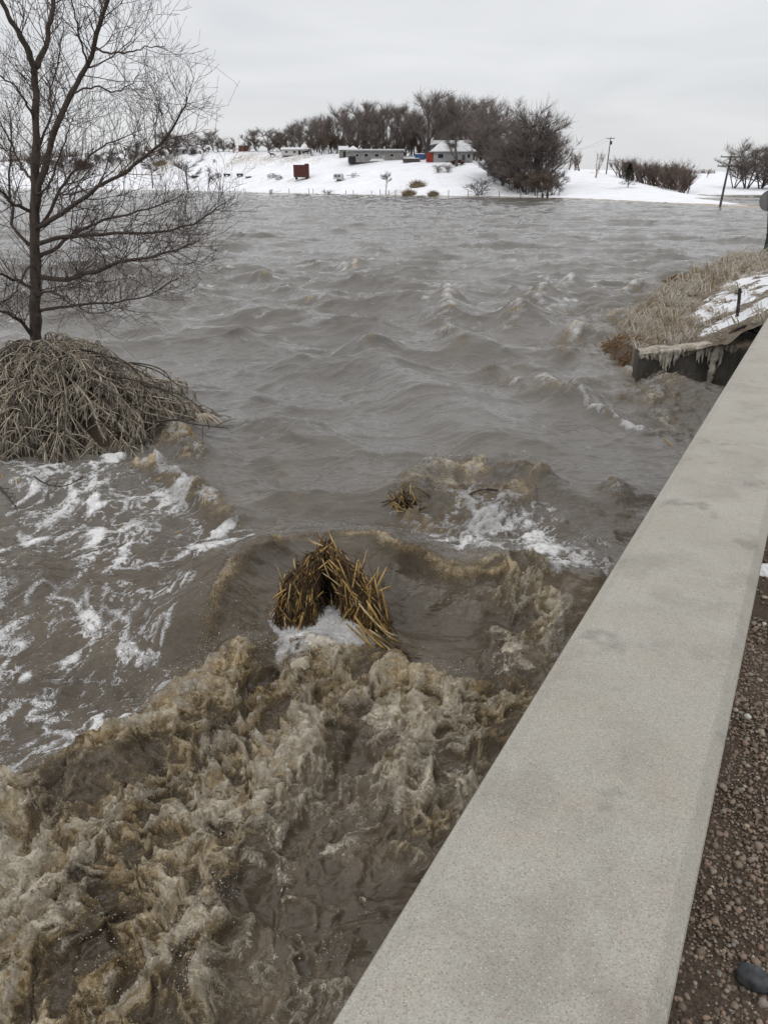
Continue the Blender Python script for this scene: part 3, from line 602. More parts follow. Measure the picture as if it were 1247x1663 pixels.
# the churning rollers below
crest([(-60, 1330), (10, 1292), (70, 1265), (130, 1232), (200, 1205), (255, 1170), (320, 1125), (390, 1098), (455, 1075)], -0.30, 0.32, 0.32, 0.20, 1.0, 0.05, 0.8, 0.34, 32, 0.35, 2000)
crest([(440, 1080), (520, 1085), (600, 1100), (680, 1130), (760, 1135), (850, 1140), (890, 1130)], -0.32, 0.24, 0.30, 0.22, 0.95, 0.12, 0.8, 0.32, 33, 0.35, 700)
region([(-100, 1320), (130, 1240), (260, 1180), (400, 1105), (560, 1090), (700, 1130), (860, 1140), (830, 1220), (700, 1450), (520, 1700), (-150, 1700)], -0.35, 0.22, turb, 1.0)
region([(-100, 1320), (130, 1240), (260, 1180), (400, 1105), (520, 1090), (600, 1130), (560, 1190), (470, 1250), (430, 1330), (370, 1420), (340, 1520), (300, 1700), (-150, 1700)], -0.35, 0.22, froth, 0.70)
region([(600, 1110), (860, 1145), (820, 1210), (720, 1240), (650, 1190)], -0.35, 0.2, froth, 0.72)
crest([(560, 1195), (500, 1235), (462, 1262), (440, 1320), (400, 1375), (372, 1430)], -0.40, 0.22, 0.16, 0.3, 0.9, 0.32, 0.7, 0.2, 34, 0.5, 700)
crest([(372, 1430), (360, 1480), (335, 1540), (318, 1600), (330, 1680)], -0.42, 0.20, 0.16, 0.3, 0.85, 0.40, 0.7, 0.22, 35, 0.5, 700)
crest([(690, 1170), (720, 1215), (765, 1225), (800, 1200)], -0.40, 0.16, 0.12, 0.2, 0.9, 0.42, 0.5, 0.13, 36, 0.5, 160)
crest([(650, 1200), (640, 1250), (655, 1300), (700, 1330), (720, 1380)], -0.42, 0.13, 0.16, 0.2, 0.8, 0.22, 0.5, 0.18, 37, 0.6, 120)
crest([(520, 1545), (560, 1555), (605, 1535), (640, 1500)], -0.42, 0.16, 0.14, 0.22, 0.75, 0.2, 0.5, 0.16, 38, 0.5, 160)
crest([(325, 1230), (355, 1205), (400, 1215), (440, 1200)], -0.38, 0.16, 0.12, 0.2, 0.5, 0.75, 0.4, 0.13, 39, 0.4, 60)
crest([(210, 1320), (250, 1300), (300, 1285), (345, 1290)], -0.40, 0.14, 0.10, 0.18, 0.6, 0.62, 0.4, 0.10, 40, 0.4, 60)
crest([(0, 1360), (30, 1330), (70, 1345)], -0.4, 0.14, 0.14, 0.2, 0.8, 0.45, 0.4, 0.13, 41, 0.4, 80)
crest([(130, 1370), (190, 1385), (230, 1400)], -0.4, 0.14, 0.14, 0.2, 0.8, 0.4, 0.4, 0.13, 42, 0.5, 80)
crest([(0, 1480), (90, 1470), (170, 1440), (220, 1450)], -0.42, 0.13, 0.14, 0.2, 0.7, 0.45, 0.4, 0.15, 43, 0.5, 120)
crest([(20, 1600), (100, 1560), (190, 1530), (250, 1540)], -0.42, 0.14, 0.15, 0.2, 0.7, 0.5, 0.4, 0.15, 44, 0.5, 160)
crest([(100, 1660), (140, 1610), (200, 1580)], -0.42, 0.12, 0.13, 0.2, 0.7, 0.45, 0.4, 0.14, 45, 0.5, 120)
crest([(640, 1400), (670, 1385), (680, 1430)], -0.42, 0.14, 0.09, 0.12, 0.6, 0.5, 0.3, 0.09, 46, 0.4, 40)
crest([(520, 1390), (560, 1370), (600, 1400)], -0.42, 0.05, 0.09, 0.12, 0.3, 0.55, 0.3, 0.10, 47, 0.4)
crest([(600, 1440), (580, 1470), (620, 1490)], -0.42, 0.05, 0.08, 0.1, 0.3, 0.5, 0.3, 0.09, 48, 0.4)
region([(470, 1290), (560, 1225), (610, 1220), (640, 1290), (660, 1380), (690, 1430), (650, 1500), (560, 1545), (540, 1700), (360, 1700), (390, 1500), (420, 1390)], -0.42, 0.13, turb, 0.72, 'mul')
region([(470, 1290), (560, 1225), (610, 1220), (640, 1290), (660, 1380), (690, 1430), (650, 1500), (560, 1545), (540, 1700), (360, 1700), (390, 1500), (420, 1390)], -0.42, 0.13, froth, 0.62, 'mul')
region([(470, 1290), (560, 1225), (620, 1290), (690, 1430), (560, 1545), (540, 1700), (360, 1700), (390, 1500)], -0.42, 0.2, zz, -0.06, 'add')
region([(430, 1300), (560, 1210), (700, 1230), (760, 1300), (640, 1500), (560, 1700), (340, 1700)], -0.42, 0.2, foam, 0.24)
region([(440, 1030), (480, 1000), (580, 1000), (625, 1050), (580, 1080), (500, 1100), (450, 1095)], -0.28, 0.12, foam, 0.7)
region([(470, 1035), (500, 1012), (570, 1012), (600, 1045), (560, 1062), (490, 1075)], -0.25, 0.10, zz, 0.07, 'add')
# turbulence itself: sharp crests over rounded hollows, folded by a warp and drawn out along the flow
q1 = fbm(x * 1.0, y * 1.0, 4, 81); q2 = fbm(x * 1.0, y * 1.0, 4, 85)
fx, fy = -0.42, -0.907                                       # the race runs towards the bridge and to the left
tu = (x * fx + y * fy) + 0.30 * q1; tv = (-x * fy + y * fx) + 0.30 * q2
tx = x + 0.26 * q1; ty = y + 0.26 * q2
near = np.where(y < 27)[0]                                   # the fine structure is only resolved close by
def nz(f, seed, st=0.62):
    o = np.zeros(len(x)); o[near] = pn2(tu[near] * f * st, tv[near] * f, seed); return o
def rdg(n): return np.maximum(1 - 2.3 * np.abs(n), -0.7)
B1, B2, B3, B4, B5 = nz(1.25, 91, .8), nz(2.7, 92, .75), nz(5.9, 93, .9), nz(12.5, 94, .95), nz(25, 95, 1.0)
R1, R2, R3, R4, R5 = rdg(B1), rdg(B2), rdg(B3), rdg(B4), rdg(B5)
crest_f = np.clip(0.22 * R1 + 0.34 * R2 + 0.36 * R3 + 0.26 * R4, -1, 1)
fl = fbm(tu * 1.1, tv * 1.7, 4, 101)
big = fbm(tu * 0.75, tv * 1.1, 3, 163); patchy = np.clip(0.62 + 1.5 * big + .35 * crest_f, 0.12, 1.35)
slick = 0.30 + 0.70 * sstep(0.15, 0.95, patchy)                # smooth muddy sheets between the broken water
zz += turb * (0.062 * R1 + 0.052 * R2 * (1 + .5 * R1) + slick * (0.034 * R3 * (1 + .6 * R2) + 0.016 * R4 * (1 + .5 * R3) + 0.005 * R5))
rough_fr = np.clip(froth, 0, 1)
zz += rough_fr * turb * (0.019 * R4 * (1 + R3) + 0.009 * R5 * (1 + R4))
# froth and foam gather in strings and lace along the folds
L1, L2, L3, L4 = nz(1.2, 111), nz(2.9, 112), nz(6.6, 113), nz(14.0, 114, .75)
def strings(dens, k1, k2, k3, a1, a2, a3, a4):
    w = 0.50 + 1.0 * np.clip(fl + 0.42, 0, 1); d = dens * w
    a = sstep(-0.07, 0.10, d * k1 - np.abs(a1 + 0.25 * a3)); c = sstep(-0.06, 0.09, d * k2 - np.abs(a2 + 0.3 * a4)); e = sstep(-0.05, 0.09, d * k3 - np.abs(a3 + 0.2 * a4))
    return np.maximum(np.maximum(a, c * 0.95), e * 0.8 * sstep(0.1, 0.4, dens))
nearf = 1 - sstep(19, 26, y)
foam_n = strings(np.clip(foam, 0, 1), 0.36, 0.30, 0.24, L1, L2, L3, L4) * sstep(0.06, 0.45, foam) * (0.35 + 0.6 * np.clip(foam + 0.5 * fl, 0, 1))
foam_n = np.maximum(foam_n, sstep(0.45, 1.05, foam + 0.30 * L2 + 0.22 * L3 + 0.15 * L4) * 0.92)
foam_f = np.clip(foam * (1.15 + 1.4 * pn2(x * 3, y * 6, 115)), 0, 1)
churn = slick * strings(0.46 * turb, 0.18, 0.20, 0.20, B2, B3, L3, B5) * sstep(0.25, 0.7, turb)          # pale strings along the crests of the churn
foam = foam_n * nearf + foam_f * (1 - nearf)
froth_far = np.clip(froth * (0.95 + 0.9 * pn2(x * 2.4, y * 3.5, 119)), 0, 1)
on_crest = sstep(-0.35, 0.65, crest_f + 0.5 * fl)
froth = np.clip(froth * (0.30 + 0.75 * on_crest * np.clip(turb * 1.3, 0, 1) + 0.45 * (1 - np.clip(turb * 1.3, 0, 1)) + 0.8 * fl) * (1 - turb + turb * patchy) + 0.42 * churn * np.clip(.35 + patchy, 0, 1), 0, 1) * nearf + froth_far * (1 - nearf)
tone = np.clip(0.27 + 0.30 * fl * nearf + 0.34 * big * turb + 0.22 * crest_f * turb + 0.40 * churn * np.clip(fl + .6, 0, 1) + 0.10 * R5 * turb + (0.05 + 0.26 * sstep(9, 13, y)) * froth * (1 - sstep(.5, .9, turb)), 0, 1)
foam = np.maximum(foam, churn * 0.80 * nearf * sstep(-0.12, 0.30, fbm(tu * 0.6, tv * 0.9, 3, 117) + 0.02))
foam = np.maximum(foam, 0.62 * turb * nearf * sstep(0.30, 0.75, crest_f * .8 + 1.1 * big + .25 * L3))
zz += (0.014 * sstep(0.35, 0.8, foam) + 0.018 * churn) * nearf
zz += 0.11 * np.clip(nz(11, 201, .9) * 1.5 + .5 * nz(24, 202, 1.) - 0.42, 0, 1) * sstep(0.45, 0.9, rough_fr) * turb      # tongues of water thrown up
# brown silt shows near the bridge; the lake's body colour carries some grey sky reflection
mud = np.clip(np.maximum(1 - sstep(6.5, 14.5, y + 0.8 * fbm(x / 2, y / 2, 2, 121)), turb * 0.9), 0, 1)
px_ = x + ox * 0.75 * damp + turb * 0.07 * pn2(x * 3.4, y * 3.4, 131) + turb * 0.035 * pn2(x * 8.5, y * 8.5, 132)
py_ = y + oy * 0.75 * damp + turb * 0.07 * pn2(x * 3.4, y * 3.4, 133) + turb * 0.035 * pn2(x * 8.5, y * 8.5, 134) - 0.10 * rough_fr * sstep(0, 0.25, zz + 0.3)
PW = np.stack([px_, py_, zz], -1)
Fq = grid_faces(*shape)
cl = (px_ * N2[0] + py_ * N2[1])                      # nothing to see under the deck
keep = (cl[Fq].min(1) < LAT_L + 1.2)
b = MB(); b.add(PW, None, Fq[keep])
water = b.build('flood_water', M['water'], None, True, dict(foam=foam, froth=froth, mud=mud, tone=tone, warm=sstep(.35, .8, turb) * (y < 8.5)))
tag(water, kind='structure')
def water_z(px, py):
    d = (x - px) ** 2 + (y - py) ** 2; return float(zz[int(np.argmin(d))])

# thrown drops and clots of froth above the crests
dv = np.array([(1, 0, 0), (-1, 0, 0), (0, 1, 0), (0, -1, 0), (0, 0, 1), (0, 0, -1)], float); df = np.array([(0, 2, 4), (2, 1, 4), (1, 3, 4), (3, 0, 4), (2, 0, 5), (1, 2, 5), (3, 1, 5), (0, 3, 5)])
drops = MB(); r = np.random.RandomState(11); chunks = []; 
for P, z, h, w, n in CRESTS:
    L = np.concatenate([[0], np.cumsum(np.hypot(*np.diff(P, axis=0).T))])
    nc_ = max(1, int(n / 45)); centers = r.rand(nc_) * L[-1]
    for k in range(n):
        s = np.clip(centers[r.randint(nc_)] + r.normal(0, 0.09), 0, L[-1]); px0 = np.interp(s, L, P[:, 0]); py0 = np.interp(s, L, P[:, 1])
        a = r.rand() ** 2
        px0 += r.normal(0, 0.05 + 0.10 * a); py0 += r.normal(-0.04, 0.06 + 0.12 * a)
        rad = 0.0018 + 0.0052 * r.rand() ** 3.0
        if py0 > 11: rad *= 1.8
        chunks.append((px0, py0, 0.02 + a * (0.10 + 0.28 * h), rad))
C = np.array(chunks)
ii = np.clip(np.searchsorted(ya, C[:, 1]), 0, len(ya) - 1)
jj = np.clip(((C[:, 0] + half_l[ii]) / (half_l + half_r)[ii] * (nc - 1)).astype(int), 0, nc - 1)
C[:, 2] += zz.reshape(shape)[ii, jj]
el = np.exp(r.normal(0, 0.35, (len(C), 3)))
V = (dv[None] * el[:, None, :] * C[:, 3][:, None, None] + C[:, None, :3]).reshape(-1, 3)
Ft = (df[None] + (np.arange(len(C)) * len(dv))[:, None, None]).reshape(-1, 3)
drops.add(V, Ft)
t = NT('thrown drops'); t.set(Base_Color=t.ramp(t.noise(t.pos(), 30, 2), [(0.35, (0.22, 0.175, 0.115)), (0.65, (0.56, 0.53, 0.47))]), Roughness=0.15, IOR=1.33, Transmission_Weight=0.25); M['drops'] = t.m
wgt = (froth * turb * (y < 12)); wgt = wgt * (0.15 + sstep(.1, .6, fl + .2)); wgt /= wgt.sum(); pick = r.choice(len(x), 22000, p=wgt)
ov = np.array([(1, 0, 0), (-1, 0, 0), (0, 1, 0), (0, -1, 0), (0, 0, 1), (0, 0, -1)], float); of = np.array([(0, 2, 4), (2, 1, 4), (1, 3, 4), (3, 0, 4), (2, 0, 5), (1, 2, 5), (3, 1, 5), (0, 3, 5)])
C2 = PW[pick] + r.normal(0, .008, (len(pick), 3)); C2[:, 2] += .004 + .07 * r.rand(len(pick)) ** 4; R2 = .0016 + .0042 * r.rand(len(pick)) ** 3
drops.add((ov[None] * R2[:, None, None] + C2[:, None]).reshape(-1, 3), (of[None] + (np.arange(len(pick)) * 6)[:, None, None]).reshape(-1, 3))
tag(drops.build('spray', M['drops'], None, True), 'fine brown and white spray thrown up along the breaking crests', 'spray', kind='stuff')

# ---------------------------------------------------------------- bridge: rail, deck, gravel shoulder
S0, S1 = -2.2, 21.5
def loft(profile, s_list, jitter=0.0, seed=0):
    """profile of (lat, dz) swept along the road"""
    n = len(profile); V = []; rr = np.random.RandomState(seed)
    for s in s_list:
        for (la, dz) in profile: V.append(on_rail(s, la, dz))
    m = len(s_list)
    q = [(i * n + j, i * n + (j + 1) % n, (i + 1) * n + (j + 1) % n, (i + 1) * n + j) for i in range(m - 1) for j in range(n)]
    b = MB(); b.add(np.array(V), [(0, k + 1, k) for k in range(1, n - 1)] + [((m - 1) * n, (m - 1) * n + k, (m - 1) * n + k + 1) for k in range(1, n - 1)], q); return b
W = LAT_R - LAT_L; ch = 0.022
prof = [(LAT_L, -0.9), (LAT_L, -ch), (LAT_L + 0.006, -ch * 0.45), (LAT_L + 0.014, -0.008), (LAT_L + ch + 0.008, -0.001), (LAT_L + W * 0.3, 0.0), (LAT_L + W * 0.7, 0.0), (LAT_R - ch - 0.004, -0.0005), (LAT_R - ch, -0.003), (LAT_R - 0.002, -ch * 0.95), (LAT_R, -ch - 0.004), (LAT_R - 0.01, -0.9)]
rail = loft(prof, np.linspace(S0, S1, 60)).build('bridge_parapet', M['concrete'], None, False)
tag(rail, 'long pale concrete bridge parapet with chamfered edges beside the flood', 'parapet')
deck = loft([(LAT_L + 0.02, -1.35), (LAT_L + 0.02, -0.91), (LAT_R + 7.5, -0.91), (LAT_R + 7.5, -1.35)], np.linspace(S0 - 1, S1, 4)).build('bridge_deck', M['concrete'])
tag(deck, kind='structure')
sl = np.linspace(S0, 62, 120); la = np.linspace(LAT_R - 0.01, LAT_R + 7.5, 50)
V = np.array([on_rail(s, l, ROAD_DZ + 0.012 * pn2(s * 3, l * 3, 3) - 0.0 * l) for s in sl for l in la])
b = MB(); b.add(V, None, grid_faces(len(sl), len(la)))
tag(b.build('road_shoulder', M['soil'], None, True), kind='structure')
# gravel lying on the shoulder
r = np.random.RandomState(5); V = []; Ft = []; tone = []; n0 = 0
pv, pf = ICO[1]; qv, qf = ICO[0]
base_stones = []; small_stones = []
for k in range(10):
    rr = np.random.RandomState(100 + k); w = np.clip(pv * (1 + 0.26 * rr.uniform(-1, 1, len(pv)))[:, None], -.85, .85); base_stones.append(w); small_stones.append(np.clip(qv * (1 + 0.22 * rr.uniform(-1, 1, len(qv)))[:, None], -.85, .85))
def stones(n, s_rng, l_rng, r_rng, pw, lift):
    global n0
    for k in range(n):
        s = r.uniform(*s_rng); l = LAT_R + l_rng[0] + (l_rng[1] - l_rng[0]) * r.rand()
        rad = r_rng[0] + (r_rng[1] - r_rng[0]) * r.rand() ** pw
        p = on_rail(s, l, ROAD_DZ + rad * lift + 0.012 * pn2(s * 3, l * 3, 3))
        w = (base_stones if rad > .0085 else small_stones)[r.randint(10)] * np.array((1, r.uniform(0.65, 1.0), r.uniform(0.45, 0.75))) * rad
        a = r.uniform(0, 6.28); ca, sa = math.cos(a), math.sin(a)
        w = w @ np.array([(ca, -sa, 0), (sa, ca, 0), (0, 0, 1)]).T
        V.append(w + p); Ft.append((pf if rad > .0085 else qf) + n0); n0 += len(w); tone.append(np.full(len(w), np.clip(r.beta(1.6, 1.9) + (0.12 if rad > 0.011 else 0), 0, 1)))
stones(8000, (0.5, 3.4), (0.0, 0.55), (0.003, 0.0095), 2.2, 0.45)
stones(13000, (0.5, 3.4), (0.0, 0.55), (0.002, 0.006), 1.3, 0.5)
stones(650, (0.5, 3.4), (0.01, 0.55), (0.009, 0.0155), 2.2, 0.5)
stones(2300, (3.4, 7.5), (0.0, 1.2), (0.006, 0.017), 2.0, 0.45)
b = MB(); b.add(np.concatenate(V), np.concatenate(Ft))
tag(b.build('gravel', M['gravel'], None, True, dict(tone=np.concatenate(tone))), 'loose reddish brown river gravel along the parapet foot', 'gravel', kind='stuff')
def shoulder_point(px, py, dz):
    d = ray(px, py); k = -(RAIL_H - ROAD_DZ - dz) / (d[2] - SLOPE * (d[:2] @ D2)); return np.array((0, 0, EYE)) + d * k
p = shoulder_point(1222, 1588, 0.012)
b = MB(); rr = np.random.RandomState(3); w = ICO[2][0] * (1 + 0.10 * fbm(ICO[2][0][:, 0] * 2 + 5, ICO[2][0][:, 1] * 2 + ICO[2][0][:, 2], 2, 4))[:, None]
w = np.clip(w, -0.82, 0.82) * np.array((0.043, 0.030, 0.026)); ca, sa = math.cos(-0.6), math.sin(-0.6); w = w @ np.array([(ca, -sa, 0), (sa, ca, 0), (0, 0, 1)]).T
b.add(w, ICO[2][1]); o = b.build('cobble', M['rock'], None, True); o.location = tuple(p)
tag(o, 'dark blue grey cobble lying on the brown gravel', 'stone')
p = shoulder_point(1247, 928, 0.0)
b = MB(); w = ICO[2][0].copy(); w = w * (1 + 0.25 * fbm(w[:, 0] * 1.5 + 9, w[:, 1] * 1.5, 3, 6))[:, None] * np.array((0.10, 0.07, 0.03)); b.add(w, ICO[2][1]); o = b.build('snow_lump', M['snow'], None, True); o.location = tuple(p)
tag(o, 'small lump of snow on the gravel against the parapet', 'snow')

# ---------------------------------------------------------------- near bank with iced grass, beyond the wing wall
EDGE = [(5.95, 17.40, 0.62), (5.95, 18.4, 0.55), (6.05, 19.6, 0.45), (6.35, 21.0, 0.40), (6.9, 22.6, 0.35)] + [tuple(G(*q, 0.22)) for q in [(1008, 528), (1040, 505), (1070, 485), (1100, 466), (1140, 447), (1185, 427), (1240, 413), (1310, 400), (1400, 388)]]
EDGE = np.array(EDGE); EL = np.concatenate([[0], np.cumsum(np.linalg.norm(np.diff(EDGE[:, :2], axis=0), axis=1))])
ns, ntt = 230, 70
S = np.linspace(0, EL[-1], ns); E = np.stack([np.interp(S, EL, EDGE[:, k]) for k in range(3)], -1)
V = np.zeros((ns, ntt, 3)); snow = np.zeros((ns, ntt))
for i in range(ns):
    e = E[i]; s = e[:2] @ D2; lat0 = e[:2] @ N2; rd = on_rail(s, 0, ROAD_DZ); lat1 = LAT_R + 0.8
    tj = np.concatenate([[-0.30, -0.12], np.linspace(0, 1, ntt - 2)])
    wd = max(lat1 - lat0, 0.8)
    for j, tq in enumerate(tj):
        l = lat0 + tq * wd; q = D2 * s + N2 * l
        if tq < 0: z = e[2] - (0.9 if j == 0 else 0.22)
        else: z = e[2] + (rd[2] + 0.03 - e[2]) * (0.30 * tq + 0.70 * float(sstep(0.05, 1, tq)))
        if tq < 0: q = D2 * s + N2 * (lat0 - (0.30 if j == 0 else 0.08))
        V[i, j] = (q[0], q[1], z)
xx, yy = V[..., 0], V[..., 1]
nzb = fbm(xx * 1.3, yy * 1.3, 4, 141)
V[..., 2] += 0.17 * nzb * sstep(0, 0.3, np.broadcast_to(tj[None], xx.shape)) + 0.05 * fbm(xx * 4, yy * 4, 3, 145)
V[..., 0] += 0.15 * fbm(xx * 1.1, yy * 1.1, 3, 151) * (np.broadcast_to(tj[None], xx.shape) < 0.05) * (yy > 19)
snow = np.broadcast_to(sstep(0.20, 0.46, tj)[None], xx.shape) * (0.35 + .65 * sstep(17, 19, yy)) * (1 - 0.75 * sstep(28, 38, yy)) * np.clip(.80 + 1.7 * fbm(xx * .9, yy * .9, 3, 147), 0, 1.2)
BANK = V
b = MB(); b.add(V.reshape(-1, 3), None, grid_faces(ns, ntt))
tag(b.build('bank', M['bank'], None, True, dict(snow=snow.ravel())), kind='structure')
# mats of iced grass combed down towards the water
r = np.random.RandomState(8); bm = MB(); bm2 = MB()
for k in range(1150):
    i = r.randint(2, ns - 2); t = min(1, abs(r.normal(0, 0.30))); j = 2 + int(t * (ntt - 4)); c0 = V[i, j]
    if snow[i, j] > 0.3 and r.rand() < 0.75: continue
    if c0[1] > 44: continue
    big = 1 + 0.02 * max(0, c0[1] - 20); tuft = bm if r.rand() < 0.72 else bm2; lean = r.normal(-0.15, 0.9); tall = r.uniform(.6, 1.5) * (1.5 if r.rand() < .12 else 1); w_ = r.uniform(.05, .16) * big
    for _ in range(r.randint(6, 15)):
        p = c0 + np.array((r.normal(0, w_), r.normal(0, w_), .0)); L = r.uniform(0.12, 0.34) * big * tall; out = -N2 * r.uniform(0.3, 1.0) + D2 * (lean + r.normal(0, .2)); out /= np.linalg.norm(out); up = r.uniform(0.1, 0.7) if tall < 1.2 else r.uniform(.5, 1.3)
        P = [p - (0, 0, .02), p + np.array((out[0] * .4, out[1] * .4, up * .7)) * L, p + np.array((out[0], out[1], up * 0.35 - 0.15)) * L]
        tuft.tube(P, np.array((0.012, 0.013, 0.004)) * r.uniform(0.4, 1.2) * big, 3, False)
tag(bm.build('iced_grass', M['iced_grass'], None, True), 'ice glazed dead grass combed flat down the bank towards the water', 'grass', kind='stuff')
tag(bm2.build('dead_grass', M['grass'], None, True), 'dry tan grass blades standing out of the iced bank', 'grass', kind='stuff')
# wing wall
WL, WR = np.array((5.52, 17.22)), np.array((9.05, 17.30))
b = MB(); n = 30
top = lambda f: 0.72 + 0.32 * f
Vv = []
for i in range(n):
    f = i / (n - 1); q = WL + (WR - WL) * f
    Vv += [(q[0], q[1], -1.2), (q[0], q[1], top(f) - 0.02), (q[0], q[1] + 0.02, top(f)), (q[0], q[1] + 0.28, top(f)), (q[0], q[1] + 0.28, -1.2)]
qf = [(i * 5 + j, i * 5 + j + 1, (i + 1) * 5 + j + 1, (i + 1) * 5 + j) for i in range(n - 1) for j in range(4)]
b.add(Vv, [(0, 2, 1), (0, 3, 2), (0, 4, 3), (5 * n - 5, 5 * n - 4, 5 * n - 3), (5 * n - 5, 5 * n - 3, 5 * n - 2), (5 * n - 5, 5 * n - 2, 5 * n - 1)], qf)
ww = thing('wing_wall', 'dark wet concrete wing wall at the bank end, hung with icicles', 'wall'); b.build('wall', M['wingwall'], ww)
cap = MB(); nn_ = 90
Vc = []
for i in range(nn_):
    f = 0.0 + 0.93 * i / (nn_ - 1); q = WL + (WR - WL) * f; k_ = float(fbm(f * 9, 0.3, 3, 77)); k2 = float(fbm(f * 30, 1.3, 2, 78))
    hz_ = .05 + .05 * k_ + .02 * k2; dp = .10 + .14 * max(0, .3 + k_ + .5 * k2)
    Vc += [(q[0], q[1] + .30, top(f) + .005), (q[0], q[1] + .16, top(f) + hz_ + .02), (q[0], q[1] + .03, top(f) + hz_), (q[0], q[1] - .05 - .03 * k2, top(f) + .01), (q[0], q[1] - .035, top(f) - dp * .6), (q[0], q[1] - .006, top(f) - dp)]
cap.add(Vc, None, [(i * 6 + j_, i * 6 + j_ + 1, (i + 1) * 6 + j_ + 1, (i + 1) * 6 + j_) for i in range(nn_ - 1) for j_ in range(5)])
cap.build('ice_cap', M['ice'], ww, True)
r = np.random.RandomState(21)
def icicle(p, L, rad, label, lean=0.0):
    L *= 1.2; b = MB(); k = max(5, int(L / 0.06)); zq = np.linspace(0, -L, k)
    P = np.stack([0.012 * r.normal(size=k) + lean * zq, 0.012 * r.normal(size=k), zq], -1)
    rr_ = 1.35 * rad * (1 - np.linspace(0, 1, k) ** 1.3) * (1 + 0.18 * r.normal(size=k)) + 0.002
    b.tube(P, rr_, 6); o = b.build('icicle', M['clear_ice'], None, True); o.location = tuple(p)
    return tag(o, label, 'icicle', 'icicles on the wing wall')
def wallpt(px, zoff=0.0):
    q = WL + (WR - WL) * 0; d = ray(px, 560); k = (17.16) / d[1]; xw = d[0] * k
    f = np.clip((xw - WL[0]) / (WR[0] - WL[0]), 0, 1); return np.array((xw, 17.16, top(f) + zoff))
icicle(wallpt(1164, 0.02), 1.22, 0.07, 'longest icicle, reaching down the dark wing wall to the water', 0.08)
icicle(wallpt(1171, 0.0), 0.42, 0.05, 'short thick icicle beside the longest one', 0.0)
for px, L in [(1080, 0.44), (1085, 0.5), (1090, 0.38), (1074, 0.30), (1096, 0.32), (1101, 0.24)]:
    icicle(wallpt(px, 0.04) + (0, -0.05 - 0.05 * r.rand(), 0), L, 0.045, 'thick icicle in the cluster at the left half of the wing wall')
for px in (1138, 1143, 1148, 1153, 1134): icicle(wallpt(px, 0.0), r.uniform(0.18, 0.34), 0.03, 'slim icicle in the row at the middle of the wing wall')
for px in np.linspace(1040, 1072, 12): icicle(wallpt(px, 0.0) + (0, -0.02, 0), r.uniform(0.08, 0.16), 0.022, 'tiny icicle in the fringe at the wing wall left end')
for px in (1180, 1188, 1196, 1112, 1120): icicle(wallpt(px, 0.0), r.uniform(0.10, 0.22), 0.022, 'stubby icicle near the parapet end of the wing wall')
# straw washed out of the bank's toe
def straw_clump(name, label, c, n, spread, hgt, mat, L=(0.25, 0.6), seed=1):
    rr = np.random.RandomState(seed); b = MB(); c = np.array(c, float)
    for k in range(n):
        a = rr.uniform(0, 6.28); q = rr.rand() ** 0.6; p = np.array((math.cos(a) * q * spread[0], math.sin(a) * q * spread[1], hgt * (1 - q * q) * rr.uniform(0.4, 1)))
        l = rr.uniform(*L); d = np.array((-0.6 + rr.normal(0, 0.55), -0.5 + rr.normal(0, 0.5), rr.normal(-0.25, 0.4))); d /= np.linalg.norm(d)
        b.tube([p - d * l * .5, p + (0, 0, 0.05 * l), p + d * l * .5 - (0, 0, 0.12 * l)], np.array((0.007, 0.010, 0.004)) * rr.uniform(.7, 1.5), 3, False)
    core = ICO[2][0] * (1 + 0.25 * fbm(ICO[2][0][:, 0] * 2 + 3, ICO[2][0][:, 1] * 2 + ICO[2][0][:, 2], 3, seed))[:, None] * np.array((spread[0] * .9, spread[1] * .9, hgt * .8))
    root = thing(name, label, 'straw', c); tag(b.build('stems', mat, root, True), kind='stuff')
    m2 = MB(); m2.add(core, ICO[2][1]); m2.build('root_mass', M['soil'], root, True); return root
straw_clump('straw_clump', 'matted reddish brown straw at the undercut bank corner by the wing wall', (6.15, 20.0, 0.0), 900, (0.62, 1.5), 0.55, M['redgrass'], seed=2)
p = G(1106, 460, 0.2); straw_clump('straw_clump', 'small reddish brown straw clump farther along the water edge', p, 350, (0.75, 1.0), 0.30, M['redgrass'], seed=3)
# steel post, bent branch on the bank
def bank_point(px, py):
    Pp = BANK.reshape(-1, 3); d = ray(px, py); k = Pp[:, 1] / d[1]
    e = (Pp[:, 0] - d[0] * k) ** 2 + (Pp[:, 2] - EYE - d[2] * k) ** 2; return Pp[int(np.argmin(e + 1e-5 * Pp[:, 1]))].copy()
p = bank_point(1194, 513); hp = 42 / 95 * p[1] / 13.0
b = MB(); b.tube([p + (0.02, 0, -0.15), p + (0.0, 0, hp * .5), p + (-0.03, 0, hp)], (0.042, 0.04, 0.036), 6); b.tube([p + (-0.03, 0, hp * .82), p + (-0.14, -0.02, hp * .83)], (0.012, 0.01), 4)
tag(b.build('fence_post', M['dkwood'], None, False), 'dark leaning fence post standing in the snowy bank', 'post')
pts = [G(1168, 556, 0.90), G(1182, 543, 1.08), G(1198, 533, 1.2), G(1212, 529, 1.25), G(1226, 532, 1.22), G(1236, 536, 1.1)]
b = MB(); b.tube(smooth_line(pts), np.linspace(0.018, 0.04, len(smooth_line(pts))), 5)
for _ in range(7):
    q = pts[3 + r.randint(2)]; b.tube([q, q + (r.uniform(-.1, .2), r.uniform(-.2, .2), r.uniform(-.2, .1)), q + (r.uniform(-.1, .4), r.uniform(-.3, .3), r.uniform(-.3, .1))], (0.02, 0.014, 0.006), 4)
tag(b.build('fallen_branch', M['dkwood'], None, True), 'bent dark branch hanging over the wing wall by the parapet', 'branch')
